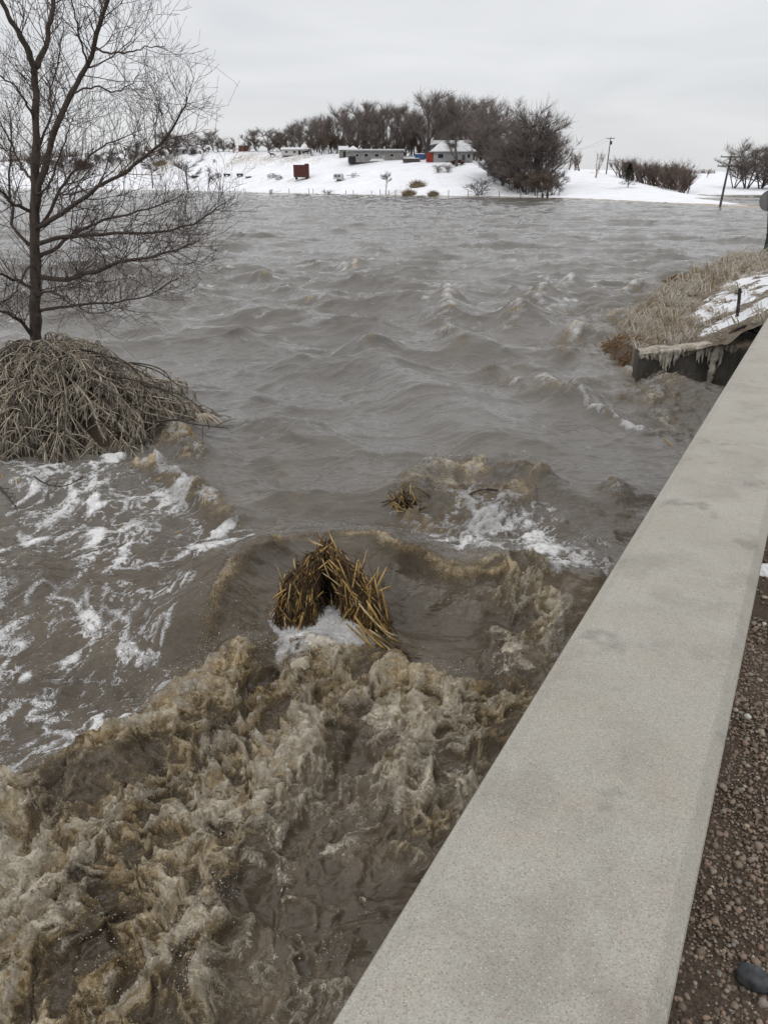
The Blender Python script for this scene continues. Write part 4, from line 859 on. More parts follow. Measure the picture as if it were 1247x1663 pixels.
# round sign seen from behind, and its green base
p = G(1244, 404, 0.75); d0 = p[1]; base = p.copy()
sg = thing('road_sign', 'round grey road sign seen from behind on a thin post', 'sign', base, 0.1); sg.rotation_euler = (0, -0.15, 0.1)
mpp = (d0 * CP + (EYE - base[2]) * SP) / F
zc = (404 - 334) * mpp * 1.05; rad = 15.5 * mpp
b = MB(); a = np.linspace(0, 2 * math.pi, 41)[:-1]
V2 = [(math.cos(q) * rad, -0.006, zc + math.sin(q) * rad) for q in a] + [(math.cos(q) * rad, 0.006, zc + math.sin(q) * rad) for q in a]
b.add(V2, [(0, k, k + 1) for k in range(1, 39)] + [(40, 40 + k + 1, 40 + k) for k in range(1, 39)], [(k, (k + 1) % 40, 40 + (k + 1) % 40, 40 + k) for k in range(40)]); b.build('sign_plate', M['galv'], sg)
b = MB(); b.box((0, -0.035, zc * .5 + rad * .45), (0.055, 0.05, zc + rad * .9)); b.build('post', M['steel'], sg)
for q in (-.4, .4):
    b = MB(); b.tube([(0, -0.075, zc + q * rad), (0, -0.058, zc + q * rad)], 0.02, 6); b.build('bolt', M['galv'], sg)
p = G(1249, 409, 0.6); cb = thing('utility_pedestal', 'dark green utility pedestal in the grass at the foot of the sign', 'utility box', p, 0.3)
b = MB(); b.box((0, 0, 0.42), (0.52, 0.42, 0.86), 0, 0.86); b.build('housing', M['greenbox'], cb); b = MB(); b.box((0, 0, 0.87), (0.50, 0.41, 0.07)); b.build('lid', M['greenbox'], cb); b = MB(); b.box((0, -0.205, 0.55), (0.12, 0.03, 0.06)); b.build('handle', M['steel'], cb)

# ---------------------------------------------------------------- the big bare tree at the left
def bend(P, n=9):
    P = np.array(P, float); t = np.linspace(0, 1, len(P)); u = np.linspace(0, 1, n)
    out = np.stack([np.interp(u, t, P[:, k]) for k in range(3)], -1)
    for _ in range(2): out[1:-1] = (out[:-2] + 2 * out[1:-1] + out[2:]) / 4
    return out
TY = 14.6
rt = random.Random(5)
def TP3(pts, y0, y1):
    return [A(px, py, y0 + (y1 - y0) * i / (len(pts) - 1)) for i, (px, py) in enumerate(pts)]
stems = [  # photo line, depth at start and end, radius at start and end
    ([(62, 590), (60, 545), (58, 470), (57, 400), (57, 330), (60, 250), (58, 180), (57, 112)], TY, TY, .110, .05),
    ([(57, 112), (38, 65), (12, 22), (-15, -40), (-30, -100)], TY, TY - .8, .052, .02),
    ([(57, 112), (76, 75), (84, 30), (90, -30), (96, -110)], TY, TY + .5, .052, .02),
    ([(58, 345), (70, 275), (92, 205), (115, 150), (143, 112), (158, 55), (178, 0), (196, -70)], TY, TY - .5, .056, .026)]
limbs = [
    ([(150, 78), (178, 86), (205, 86), (235, 78), (268, 75)], TY - .4, TY - .9, .024, .007),
    ([(60, 372), (85, 352), (115, 342), (148, 308), (195, 288), (235, 258), (275, 220), (300, 180), (305, 160)], TY, TY - 2.2, .058, .010),
    ([(60, 395), (95, 385), (140, 380), (190, 376), (250, 378), (300, 372), (340, 350), (366, 328)], TY, TY - 1.2, .052, .008),
    ([(62, 450), (105, 456), (150, 445), (200, 420), (250, 418), (295, 405), (325, 390)], TY, TY - 2.4, .062, .009),
    ([(60, 420), (95, 402), (120, 378), (160, 360), (215, 345), (260, 335), (300, 315)], TY, TY + 1.4, .05, .008),
    ([(62, 505), (100, 500), (150, 492), (195, 492), (245, 478), (290, 452)], TY, TY - 1.0, .038, .007),
    ([(66, 372), (90, 330), (98, 300), (130, 270), (160, 240), (190, 230), (230, 210)], TY, TY + 1.0, .040, .008),
    ([(54, 345), (30, 335), (10, 318), (-25, 290), (-60, 250)], TY, TY - .8, .045, .012),
    ([(50, 400), (22, 372), (18, 330), (14, 280), (20, 220), (12, 160)], TY, TY + .9, .042, .010),
    ([(54, 470), (20, 450), (-20, 440), (-70, 410)], TY, TY - 1.2, .045, .012),
    ([(58, 550), (35, 520), (5, 505), (-40, 498)], TY, TY - .8, .05, .014),
    ([(56, 300), (35, 270), (15, 225), (-10, 170)], TY, TY + 1.2, .035, .010),
    ([(58, 200), (40, 160), (14, 130), (-20, 115)], TY, TY - .8, .03, .008),
    ([(62, 235), (85, 190), (80, 150), (96, 95), (105, 40)], TY, TY + 1, .028, .007),
    ([(118, 150), (150, 140), (185, 150), (215, 138), (228, 118)], TY - .3, TY + .6, .022, .006),
    ([(145, 110), (130, 60), (118, 10), (112, -40)], TY - .3, TY - 1, .024, .008),
    ([(60, 480), (85, 470), (110, 490), (150, 512), (200, 500)], TY, TY - 2.6, .03, .006),
    ([(58, 430), (40, 440), (30, 470), (10, 490), (-20, 500)], TY, TY - 2, .03, .008),
    ([(58, 320), (80, 300), (110, 220), (120, 190)], TY, TY - 1.6, .028, .007)]
root = thing('bare_tree', 'large bare many branched tree rising from the iced bush at the left', 'tree', A(62, 590, TY))
r0 = np.array(root.location)
tb = MB(); wood = []
for pts, a, c, ra, rb in stems:
    P = bend(TP3(pts, a, c), 22); P[:, 0] += 0.012 * np.array([rt.gauss(0, 1) for _ in P]); rad = np.linspace(ra, rb, len(P)) * (1 + 0.05 * np.array([rt.gauss(0, 1) for _ in P]))
    tb.tube(P - r0, rad, 9); wood.append((P, rad, 1.4))
tb.build('trunk', M['bark'], root, True)
twigs = MB(); ntw = 0
def grow(P0, d, L, rad, lev):
    """one curving twig, with its own side twigs"""
    global ntw
    n = 5 if lev else 7; P = [np.array(P0)]; d = np.array(d) / np.linalg.norm(d); st = L / (n - 1)
    for i in range(n - 1):
        d = d + np.array((rt.gauss(0, .13), rt.gauss(0, .13), rt.gauss(.07, .12))); d /= np.linalg.norm(d); P.append(P[-1] + d * st)
    P = np.array(P); rr = np.linspace(rad, max(rad * 0.35, 0.0022), n)
    twigs.tube(P - r0, rr, 4 if lev < 1 else 3, False); ntw += 1
    if lev < 2:
        for k in range(rt.randint(4, 6) if lev == 0 else rt.randint(2, 4)):
            i = rt.randint(1, n - 2); f = rt.random(); q = P[i] * (1 - f) + P[i + 1] * f; t = P[i + 1] - P[i]; t /= np.linalg.norm(t)
            s = np.array((rt.gauss(0, 1), rt.gauss(0, 1), rt.gauss(.25, .8))); s -= t * (s @ t); s /= np.linalg.norm(s)
            grow(q, t * .75 + s * rt.uniform(.5, 1.0), L * rt.uniform(.35, .62), rad * .55, lev + 1)
for pts, a, c, ra, rb in limbs:
    ra *= .78; rb *= .8
    P = bend(TP3(pts, a, c), 18); P += np.array([[rt.gauss(0, .014) for _ in range(3)] for _ in P]); rad = np.linspace(ra, rb, len(P))
    m = MB(); m.tube(P - r0, rad, 7); m.build('limb', M['bark'], root, True); wood.append((P, rad, 1.0))
for P, rad, k in wood:
    Lp = np.linalg.norm(np.diff(P, axis=0), axis=1).sum()
    for j in range(int(Lp * (14.5 if k == 1 else 8.5))):
        f = rt.uniform(.12, 1) ** (.8 if k == 1 else .7); x_ = f * (len(P) - 1); i = min(int(x_), len(P) - 2); q = P[i] + (P[i + 1] - P[i]) * (x_ - i); t = P[i + 1] - P[i]; t /= np.linalg.norm(t)
        s = np.array((rt.gauss(0, 1), rt.gauss(0, .9), rt.gauss(.1, .8))); s -= t * (s @ t); s /= np.linalg.norm(s)
        R0 = np.interp(x_, range(len(P)), rad)
        grow(q, t * .7 + s * rt.uniform(.5, 1.1), rt.uniform(.45, 1.15) * (1.15 - .4 * f), min(.0100, max(.0042, R0 * .34)), 0 if rt.random() < .62 else 1)
tag(twigs.build('crown', M['twig'], root, True), kind='stuff')

# ---------------------------------------------------------------- iced bush at the tree's foot
bc = G(70, 745, 0.0); BC = np.array((bc[0] - 0.4, bc[1] + 1.6, 0.0))
bush = thing('iced_bush', 'mound of drooping shrub branches thickly coated in brown ice, under the tree', 'shrub', BC)
RX, RY, RZ = 2.55, 1.9, 1.80
def mound(a, e):
    f = 1 - e / (math.pi / 2); f = max(f, 0) ** 1.02 if f > 0 else 0; lob = 1 + .13 * math.sin(3 * a + 1) + .08 * math.sin(7 * a) + .05 * math.sin(13 * a + f * 5)
    lob *= 1 + .22 * float(fbm(math.cos(a) * 2.6 + f * 1.7, math.sin(a) * 2.6 - f, 3, 23))
    return np.array((RX * f * math.cos(a) * lob, RY * f * math.sin(a) * lob, RZ * (1 - f) + .22 * math.sin(math.pi * min(1, f))))
w = ICO[2][0]; vv = []
g = MB(); th = np.linspace(0, 2 * math.pi, 73)[:-1]; ph = np.linspace(-0.15, math.pi / 2, 24)
PV = np.array([mound(a, e) * (0.80 + 0.16 * float(fbm(math.cos(a) * 2.2 + e, math.sin(a) * 2.2 + e * 2, 3, 7))) for e in ph for a in th])
i = np.arange(23)[:, None] * 72; j = np.arange(72)[None]; k = (j + 1) % 72
g.add(PV, None, np.stack([i + j, i + k, i + 72 + k, i + 72 + j], -1).reshape(-1, 4)); g.build('core', M['soil'], bush, True)
rb = random.Random(9); icic = MB(); finet = MB(); nb = 0; spur = MB()
def droop(a, e0, span, swing, lift, r0_, seed):
    n = 12; P = []
    for q in range(n):
        f = q / (n - 1); e = e0 - span * f; aa = a + swing * f
        p = mound(aa, max(e, -0.12)) * (0.93 + lift * math.sin(math.pi * min(1, f * 1.1)) + 0.03 * rb.gauss(0, 1) * .5); P.append(p)
    P = np.array(P); P += np.array([[rb.gauss(0, .018) for _ in range(3)] for _ in P]); return bend(P, 14)
for kk in range(290):
    a = rb.uniform(-2.85, 0.35); e0 = rb.uniform(.10, 1.5) ; P = droop(a, e0, rb.uniform(.25, .85), rb.gauss(0, .30), rb.uniform(.02, .16), .03, kk)
    m = MB(); nP = len(P); rad = rb.uniform(.005, .0155) * (1 + .28 * np.array([rb.gauss(0, 1) for _ in P])); rad[-1] *= .5; rad[0] *= .6
    m.tube(P, np.clip(rad, .004, .05), 6); m.build('iced_branch', M[rb.choice(('ice', 'ice', 'ice_dark', 'ice_pale'))], bush, True)
    for q in range(rb.randint(20, 42)):           # a fringe of icicles under each branch
        ii_ = rb.randint(1, nP - 2); L = rb.uniform(.04, .30) * rb.random() ** .4; c = P[ii_] + (rb.gauss(0, .01), rb.gauss(0, .01), -.005)
        icic.tube([c, c + (rb.gauss(0, .006), -.01, -L * .55), c + (rb.gauss(0, .01), -.016, -L)], (rb.uniform(.006, .014), .0065, .0012), 3, False)
    for q in range(rb.randint(7, 13)):            # side shoots, iced too
        ii_ = rb.randint(1, nP - 2); d = np.array((rb.gauss(0, .5), rb.gauss(-.35, .5), rb.gauss(-.5, .4))); L = rb.uniform(.12, .42)
        q0 = P[ii_]; spur.tube(bend([q0, q0 + d * L * .5 + (0, 0, .03), q0 + d * L - (0, 0, .10 * L)], 6), np.array((.009, .0105, .010, .009, .007, .003)) * rb.uniform(.6, 1.3), 4, False)
tag(icic.build('icicle_fringe', M['clear_ice'], bush, True), kind='stuff')
tag(spur.build('iced_shoots', M['ice'], bush, True), kind='stuff')
for kk in range(36):                              # dark bare canes in front
    a = rb.uniform(-2.6, 0.2); P = droop(a, rb.uniform(.5, 1.5), rb.uniform(.5, 1.1), rb.gauss(0, .35), rb.uniform(.10, .24), .02, kk)
    m = MB(); m.tube(P, np.linspace(.015, .005, len(P)), 5); m.build('bare_cane', M['bark'], bush, True)
# branch reaching out over the water, with a fan of ice
b0 = G(255, 690, 0.35); br = thing('reaching_branch', 'thin dark branch reaching out from the iced bush over the water', 'branch', b0)
pts = [G(255, 685, .40), G(285, 680, .42), (G(310, 688, .36)), G(340, 692, .30), G(372, 696, .26)]
m = MB(); m.tube(bend(np.array(pts) - b0, 14), np.linspace(.022, .005, 14), 5); m.build('stem', M['bark'], br, True)
for (pa, pb) in [((300, 685), (375, 665)), ((310, 688), (345, 715)), ((330, 690), (330, 725)), ((290, 682), (320, 660)), ((350, 693), (385, 680))]:
    m = MB(); qa, qb = G(*pa, .38) - b0, G(*pb, .34) - b0; m.tube(bend([qa, (qa + qb) / 2 + (0, 0, .04), qb], 7), np.linspace(.010, .003, 7), 4); m.build('twig', M['bark'], br, True)
m = MB()
for kk in range(11):
    qa = G(318 + kk * 1.2, 672, .42) - b0; qb = G(322 + kk * 4.5, 690 + rb.uniform(-5, 3), .32) - b0
    m.tube(bend([qa, (qa + qb) / 2 + (0, 0, .06), qb], 7), (.012, .022, .024, .022, .02, .016, .006), 5)
tag(m.build('ice_fan', M['ice'], br, True), kind='stuff')
def stray(px, py, z, L, az, el, mat, label, rad=.016):
    c = G(px, py, z); o = MB(); d = np.array((math.cos(az) * math.cos(el), math.sin(az) * math.cos(el), math.sin(el)))
    o.tube(bend([-d * L / 2, d * .02 + (0, 0, .012), d * L / 2], 6), (rad * .8, rad, rad, rad * .9, rad * .8, rad * .5), 6); q = o.build('corn_stalk', mat, None, True); q.location = tuple(c); return tag(q, label, 'stalk', 'stray corn stalks')
stray(313, 706, .22, .40, 0.4, -1.15, M['straw'], 'golden stalk hanging from the branch tip that reaches over the water')
stray(28, 790, .05, .34, 1.9, .75, M['straw_pale'], 'pale split stalk standing at the left frame edge under the iced bush')
stray(10, 785, .05, .34, 2.3, .6, M['straw'], 'golden stalk leaning at the far left edge of the picture')
stray(258, 778, .12, .16, 1.2, .1, M['straw'], 'short yellow stalk lying on the foam crest below the iced bush')
stray(285, 866, -.02, .22, .5, .05, M['straw'], 'thin yellow stalk adrift on the brown water left of the heap')
for nm, pts, z in [('left', [(52, 770), (70, 785), (95, 792), (120, 786), (138, 770)], .12), ('low', [(0, 790), (18, 812), (30, 830)], .05)]:
    P = np.array([G(*q, z + (.1 if nm == 'left' and 0 < k_ < 4 else 0)) for k_, q in enumerate(pts)]); m = MB(); c = P[0].copy(); m.tube(bend(P - c, 12), np.linspace(.014, .006, 12), 5)
    for q in range(4):
        s = bend(P - c, 12)[3 + q * 2]; m.tube([s, s + (rb.gauss(0, .05), rb.gauss(0, .05), .07), s + (rb.gauss(0, .1), rb.gauss(0, .1), .13)], (.007, .006, .003), 4)
    o = m.build('fallen_branch', M['bark'], None, True); o.location = tuple(c)
    tag(o, 'bent dark branch in the foam at the foot of the iced bush' if nm == 'left' else 'small dark twig at the left edge below the iced bush', 'branch')

# ---------------------------------------------------------------- corn stalks heaped on a snag in midstream
HB = G(548, 1048, -0.30); rh = random.Random(17)
heap = thing('corn_stalk_heap', 'dark hollow heap of golden corn stalks snagged in midstream with foam at its foot', 'debris heap', HB)
heap.scale = (.93, 1, 1.03)
APEX = np.array((-0.14, 0.52, 0.86))
def slope_pt(a, f):
    """a runs across the heap from left (0) to right (1), hollow in the middle; f from apex down"""
    hol = math.exp(-((a - .48) / .115) ** 4)
    base = np.array((-0.70 + 1.36 * a, .06 - .16 * math.sin(math.pi * min(1, a * 2.2)) * (a < .46) - .30 * max(0, a - .5), -0.04)); base[1] += .34 * hol * (1 - float(sstep(.55, .85, f)))
    p = APEX + (base - APEX) * f; p[2] += 0.15 * math.sin(math.pi * f) * (1 - .8 * hol); p[0] += (-0.19 if a < .5 else .15) * math.sin(math.pi * f) * abs(a - .5) * 2; p[1] -= .05 * math.sin(math.pi * f) * (1 - hol); return p
core = MB(); na, nf = 30, 14
PV = np.array([slope_pt(i / (na - 1), f) * np.array((.94, 1, .95)) + (0, .06, 0) for i in range(na) for f in np.linspace(0.0, 1.1, nf)])
core.add(PV, None, grid_faces(na, nf)); core.build('shade_core', M['hollow'], heap, True)  # near black sheet paints the shade inside the hollow
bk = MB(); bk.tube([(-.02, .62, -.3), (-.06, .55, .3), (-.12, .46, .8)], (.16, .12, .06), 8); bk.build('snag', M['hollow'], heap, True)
svar = {}
def stalk_mesh(v, mat):
    if (v, mat) not in svar:
        q = random.Random(50 + v); m = MB(); n = 7; zs = np.linspace(-.5, .5, n); bx_ = q.gauss(0, .03); P = np.stack([bx_ * np.sin(zs * 3.1), q.gauss(0, .02) * np.cos(zs * 3), zs], -1)
        rad = np.array([q.uniform(.85, 1.15) for _ in zs]); rad[0] *= .7; rad[-1] *= .35
        m.tube(P, rad * .014, 5); 
        if v % 2: m.tube([P[4], P[5] + (.05, .01, .02), P[6] + (.12, .0, -.02)], (.012, .016, .003), 3)
        svar[(v, mat)] = m.mesh('stalk', M[mat], True)
    return svar[(v, mat)]
import mathutils
def put_stalk(p, d, L, thick, mat, parent, name='stalk'):
    o = link(name, stalk_mesh(rh.randint(0, 7), mat), parent); o.location = tuple(p)
    o.rotation_mode = 'QUATERNION'; o.rotation_quaternion = mathutils.Vector(tuple(d)).to_track_quat('Z', 'Y') @ mathutils.Quaternion((0, 0, 1), rh.uniform(0, 6.28))
    o.scale = (thick, thick, L); return o
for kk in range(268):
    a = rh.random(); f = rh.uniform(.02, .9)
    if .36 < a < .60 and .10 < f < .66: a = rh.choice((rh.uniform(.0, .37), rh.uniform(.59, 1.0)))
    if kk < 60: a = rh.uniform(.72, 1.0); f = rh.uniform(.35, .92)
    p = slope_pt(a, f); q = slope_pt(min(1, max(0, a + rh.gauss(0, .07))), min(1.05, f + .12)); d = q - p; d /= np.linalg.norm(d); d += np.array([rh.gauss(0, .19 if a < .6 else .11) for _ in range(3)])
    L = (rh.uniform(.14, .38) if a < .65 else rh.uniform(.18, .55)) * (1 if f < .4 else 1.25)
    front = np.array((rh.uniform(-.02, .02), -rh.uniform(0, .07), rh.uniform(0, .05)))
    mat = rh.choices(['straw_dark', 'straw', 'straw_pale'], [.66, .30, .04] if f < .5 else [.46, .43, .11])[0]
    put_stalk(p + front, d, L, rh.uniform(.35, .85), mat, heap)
for p, d, L, mt_, tk in [((.50, -.13, .30), (.42, -.18, -.62), .62, 'straw', .95), ((.44, -.14, .34), (.45, -.2, -.55), .55, 'straw_pale', .8), ((.55, -.05, .40), (.18, -.05, -.8), .50, 'straw', .8), ((.38, -.16, .24), (.6, -.2, -.5), .5, 'straw', 1.0), ((-.42, -.10, .22), (-.22, -.1, -.8), .42, 'straw', 1.15), ((-.33, .06, .42), (-.25, 0, -.8), .26, 'straw', .9),
                     ((-.05, .22, .62), (.5, -.2, -.3), .30, 'straw_pale', .5), ((.1, .12, .50), (.8, -.1, -.15), .26, 'straw_pale', .5), ((-.12, .25, .74), (.2, -.2, -.7), .22, 'straw_pale', .5), ((.58, -.25, .02), (.8, -.3, -.25), .55, 'straw', .8), ((.40, -.30, .02), (.75, -.3, -.25), .40, 'straw', .9),
                     ((-.16, .50, .90), (-.4, 0, .5), .16, 'straw', .8), ((-.10, .52, .90), (.1, 0, .9), .16, 'straw_dark', .9), ((.05, -.30, .06), (.8, -.1, .1), .22, 'straw_dark', .6), ((-.2, -.3, .06), (.2, -.2, .8), .14, 'straw', .8)]:
    put_stalk(np.array(p), np.array(d), L, tk, mt_, heap)
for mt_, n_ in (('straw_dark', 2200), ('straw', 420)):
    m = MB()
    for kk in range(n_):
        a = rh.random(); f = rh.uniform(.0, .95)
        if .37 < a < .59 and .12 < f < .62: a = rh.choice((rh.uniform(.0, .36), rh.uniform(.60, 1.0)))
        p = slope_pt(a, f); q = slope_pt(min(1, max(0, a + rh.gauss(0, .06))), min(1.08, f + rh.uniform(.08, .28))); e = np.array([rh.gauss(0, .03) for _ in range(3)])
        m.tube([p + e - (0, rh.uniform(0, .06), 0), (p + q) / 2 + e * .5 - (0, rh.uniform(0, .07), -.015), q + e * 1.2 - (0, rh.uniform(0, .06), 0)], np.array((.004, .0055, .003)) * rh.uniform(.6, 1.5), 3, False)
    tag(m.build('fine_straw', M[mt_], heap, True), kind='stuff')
for kk in range(14):
    p = np.array((.34 + .30 * rh.random(), -.16 - .12 * rh.random(), .02 + .22 * rh.random())); put_stalk(p, np.array((.55 + rh.gauss(0, .08), -.22 + rh.gauss(0, .06), -.42 + rh.gauss(0, .08))), rh.uniform(.40, .68), rh.uniform(.6, 1.0), rh.choice(('straw', 'straw', 'straw_dark', 'straw_pale')), heap)
# a smaller knot of stalks caught on the far boil
KB = G(660, 832, 0.05); knot = thing('corn_stalk_knot', 'small knot of bent golden stalks on the boil beyond the heap', 'debris heap', KB)
for kk in range(46):
    p = np.array((rh.gauss(0, .13), rh.gauss(0, .08), abs(rh.gauss(.12, .09)))); d = np.array((rh.gauss(.35, .6), rh.gauss(-.2, .4), rh.gauss(-.5, .5))); d /= np.linalg.norm(d)
    put_stalk(p, d, rh.uniform(.16, .42), rh.uniform(.4, .9), rh.choices(['straw_dark', 'straw', 'straw_pale'], [.5, .4, .1])[0], knot)
m = MB(); m.blob((0, .04, .06), (.17, .12, .12), 3, .2, 2); m.build('shade_core', M['hollow'], knot, True)  # black blob paints the shade between the knotted stalks
P = np.array([G(757, 812, .15), G(765, 798, .27), G(790, 793, .28), (G(815, 797, .25)), G(835, 800, .18)]); c = P[0].copy(); m = MB(); m.tube(bend(P - c, 12), np.linspace(.012, .008, 12), 5)
m.tube([P[2] - c, P[2] - c + (.15, -.02, -.02), P[2] - c + (.3, -.1, -.12)], (.008, .006, .003), 4)
o = m.build('fallen_branch', M['bark'], None, True); o.location = tuple(c); tag(o, 'thin arched twig sticking out of the foam right of the stalk knot', 'branch')
stray(1087, 722, .1, .34, 2.3, .5, M['straw'], 'golden stalk in the splash beside the parapet')

# ---------------------------------------------------------------- far trees
def far_tree_meshes(seed, H, spread, ntw, twr, mt, mc, multi=1, low=.25, upright=.5):
    q = random.Random(seed); tr, cr_ = MB(), MB(); tips = []
    def limb(p, d, L, rad, lev):
        n = 5; P = [np.array(p, float)]; d = np.array(d, float); d /= np.linalg.norm(d)
        for i in range(n):
            d = d + np.array((q.gauss(0, .12), q.gauss(0, .12), q.gauss(upright * .07, .08))); d /= np.linalg.norm(d); P.append(P[-1] + d * L / n)
        P = np.array(P); rr = np.linspace(rad, rad * .4, n + 1); tr.tube(P, rr, 5 if lev == 0 else 3, False)
        tips.append((P, lev))
        if lev < 2:
            for k in range(q.randint(5, 7) if lev == 0 else q.randint(3, 5)):
                f = q.uniform(low if lev == 0 else .2, 1); x_ = f * n; i = min(int(x_), n - 1); b0 = P[i] + (P[i + 1] - P[i]) * (x_ - i); t = P[i + 1] - P[i]; t /= np.linalg.norm(t)
                a = q.uniform(0, 6.28); s = np.array((math.cos(a), math.sin(a), 0)); limb(b0, t * upright + s * (1.1 - upright * .5) * spread, L * q.uniform(.38, .62) * (1.25 - .5 * f if lev == 0 else 1), rad * .5 * (1.1 - .4 * f), lev + 1)
    for m in range(multi):
        a = q.uniform(0, 6.28); e = 0 if multi == 1 else .28; limb((e * math.cos(a) * .8, e * math.sin(a) * .8, -.3), (math.cos(a) * e * 1.2, math.sin(a) * e * 1.2, 1), H * (.78 if multi == 1 else q.uniform(.62, .8)), H * .020 / (1 if multi == 1 else 1.3), 0)
    src = [t for t in tips if t[1] >= 1] + [t for t in tips if t[1] == 0] * 3
    for k in range(ntw):
        P, lev = src[q.randrange(len(src))]; x_ = q.uniform(.12 if lev else .45, 1) * 5; i = min(int(x_), 4); b0 = P[i] + (P[i + 1] - P[i]) * (x_ - i); t = P[i + 1] - P[i]; t /= np.linalg.norm(t)
        s = np.array((q.gauss(0, 1), q.gauss(0, 1), q.gauss(.2, .8))); s /= np.linalg.norm(s); d = t * .5 + s * .7; L = H * q.uniform(.05, .16)
        cr_.tube([b0, b0 + d * L * .5 + (0, 0, L * .05), b0 + d * L + (0, 0, L * .18)], (twr, twr * .8, twr * .45), 3, False)
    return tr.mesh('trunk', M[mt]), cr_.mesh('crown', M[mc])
TREES = {}
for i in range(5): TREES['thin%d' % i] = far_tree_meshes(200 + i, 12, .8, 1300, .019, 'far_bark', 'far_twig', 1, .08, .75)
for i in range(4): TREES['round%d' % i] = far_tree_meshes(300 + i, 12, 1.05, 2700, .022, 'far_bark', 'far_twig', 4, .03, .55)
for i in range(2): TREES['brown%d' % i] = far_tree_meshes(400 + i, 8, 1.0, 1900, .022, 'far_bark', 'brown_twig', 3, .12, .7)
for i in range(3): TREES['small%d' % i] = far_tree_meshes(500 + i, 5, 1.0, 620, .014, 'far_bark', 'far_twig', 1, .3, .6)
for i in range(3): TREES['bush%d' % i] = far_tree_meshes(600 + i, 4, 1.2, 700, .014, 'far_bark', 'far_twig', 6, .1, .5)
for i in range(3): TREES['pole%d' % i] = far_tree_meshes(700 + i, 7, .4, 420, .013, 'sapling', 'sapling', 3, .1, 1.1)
def plant(kind, p, H, label, cat='tree', group=None, name='bare_tree', wide=1.0, rz=None):
    base = {'t': 12, 'r': 12, 'b': 8, 's': 5, 'p': 7}[kind[0]] if not kind.startswith('bush') else 4
    k = H / base; o = thing(name, label, cat, p, rt.uniform(0, 6.28) if rz is None else rz, group); o.scale = (k * wide, k * wide, k)
    tm, cm = TREES[kind]; link('trunk', tm, o); tag(link('crown', cm, o), kind='stuff'); return o
def hgt(p, py_base, py_top): return (py_base - py_top) * (p[1] * CP) / F * 1.02
rt = random.Random(31)
# the grove on the brow, three ranks deep
GROVE = 'trees of the grove behind the farm'
top_line = [(470, 205), (500, 195), (550, 192), (580, 180), (620, 190), (660, 188), (690, 172), (715, 182), (735, 170), (760, 185), (790, 176), (830, 172)]
front = ['behind the long shed roof', 'right of the long shed', 'behind the blue tarpaulin', 'over the farmhouse roof', 'left of the long shed', 'above the white cottage']
def beside(px):
    return ('behind the white cottage' if px < 520 else 'just left of the long shed' if px < 565 else 'behind the long shed' if px < 655 else 'between the long shed and the farmhouse' if px < 700 else 'behind the farmhouse' if px < 765 else 'right of the farmhouse')
cnt = {}
for rank, (Y0, n) in enumerate([(294, 26), (312, 26), (335, 24)]):
    for k in range(n):
        px = 478 + (795 - 478) * (k + rt.uniform(-.3, .3)) / (n - 1)
        p = on_hill(px, Y0 + rt.uniform(-6, 6) + float(np.interp(px, [478, 560, 620], [62, 22, 0]))); pt = np.interp(px, [a for a, c in top_line], [c for a, c in top_line]) + rt.uniform(-2, 12) + rank * 1.5
        pb = 831.5 - F * ((SP * p[1] + CP * (p[2] - EYE)) / (CP * p[1] - SP * (p[2] - EYE)))
        plant('thin%d' % rt.randrange(5), p, hgt(p, pb, pt), 'slender bare grove tree %s, in the %s rank' % (beside(px), ('front', 'middle', 'rear')[rank]), 'tree', GROVE, wide=rt.uniform(.8, 1.15))
for k, px in enumerate(np.linspace(505, 800, 34)):
    p = on_hill(px + rt.uniform(-3, 3), 300 + rt.uniform(-4, 4) + float(np.interp(px, [478, 560, 620], [60, 20, 0]))); plant('brown%d' % (k % 2), p, rt.uniform(4.0, 7.5), 'low brown undergrowth bush among the grove trunks ' + beside(px), 'shrub', 'undergrowth of the grove', 'shrub', rt.uniform(.9, 1.4))
for px, pt, Y, lab in [(690, 172, 284, 'tall bare tree standing before the grove just left of the farmhouse'), (741, 168, 262, 'tallest bare tree, its forked trunk in front of the farmhouse')]:
    p = on_hill(px, Y); pb = 831.5 - F * ((SP * p[1] + CP * (p[2] - EYE)) / (CP * p[1] - SP * (p[2] - EYE))); plant('thin%d' % (1 if px < 700 else 3), p, hgt(p, pb, pt), lab, wide=1.3)
def plant_px(kind, px, pb, pt, Y, label, name='bare_tree', cat='tree', group=None, wide=1.0):
    p = TR(px, pb) if Y is None else on_hill(px, Y)
    if Y is not None: pb = 831.5 - F * ((SP * p[1] + CP * (p[2] - EYE)) / (CP * p[1] - SP * (p[2] - EYE)))
    return plant(kind, p, max(.8, hgt(p, pb, pt)), label, cat, group, name, wide)
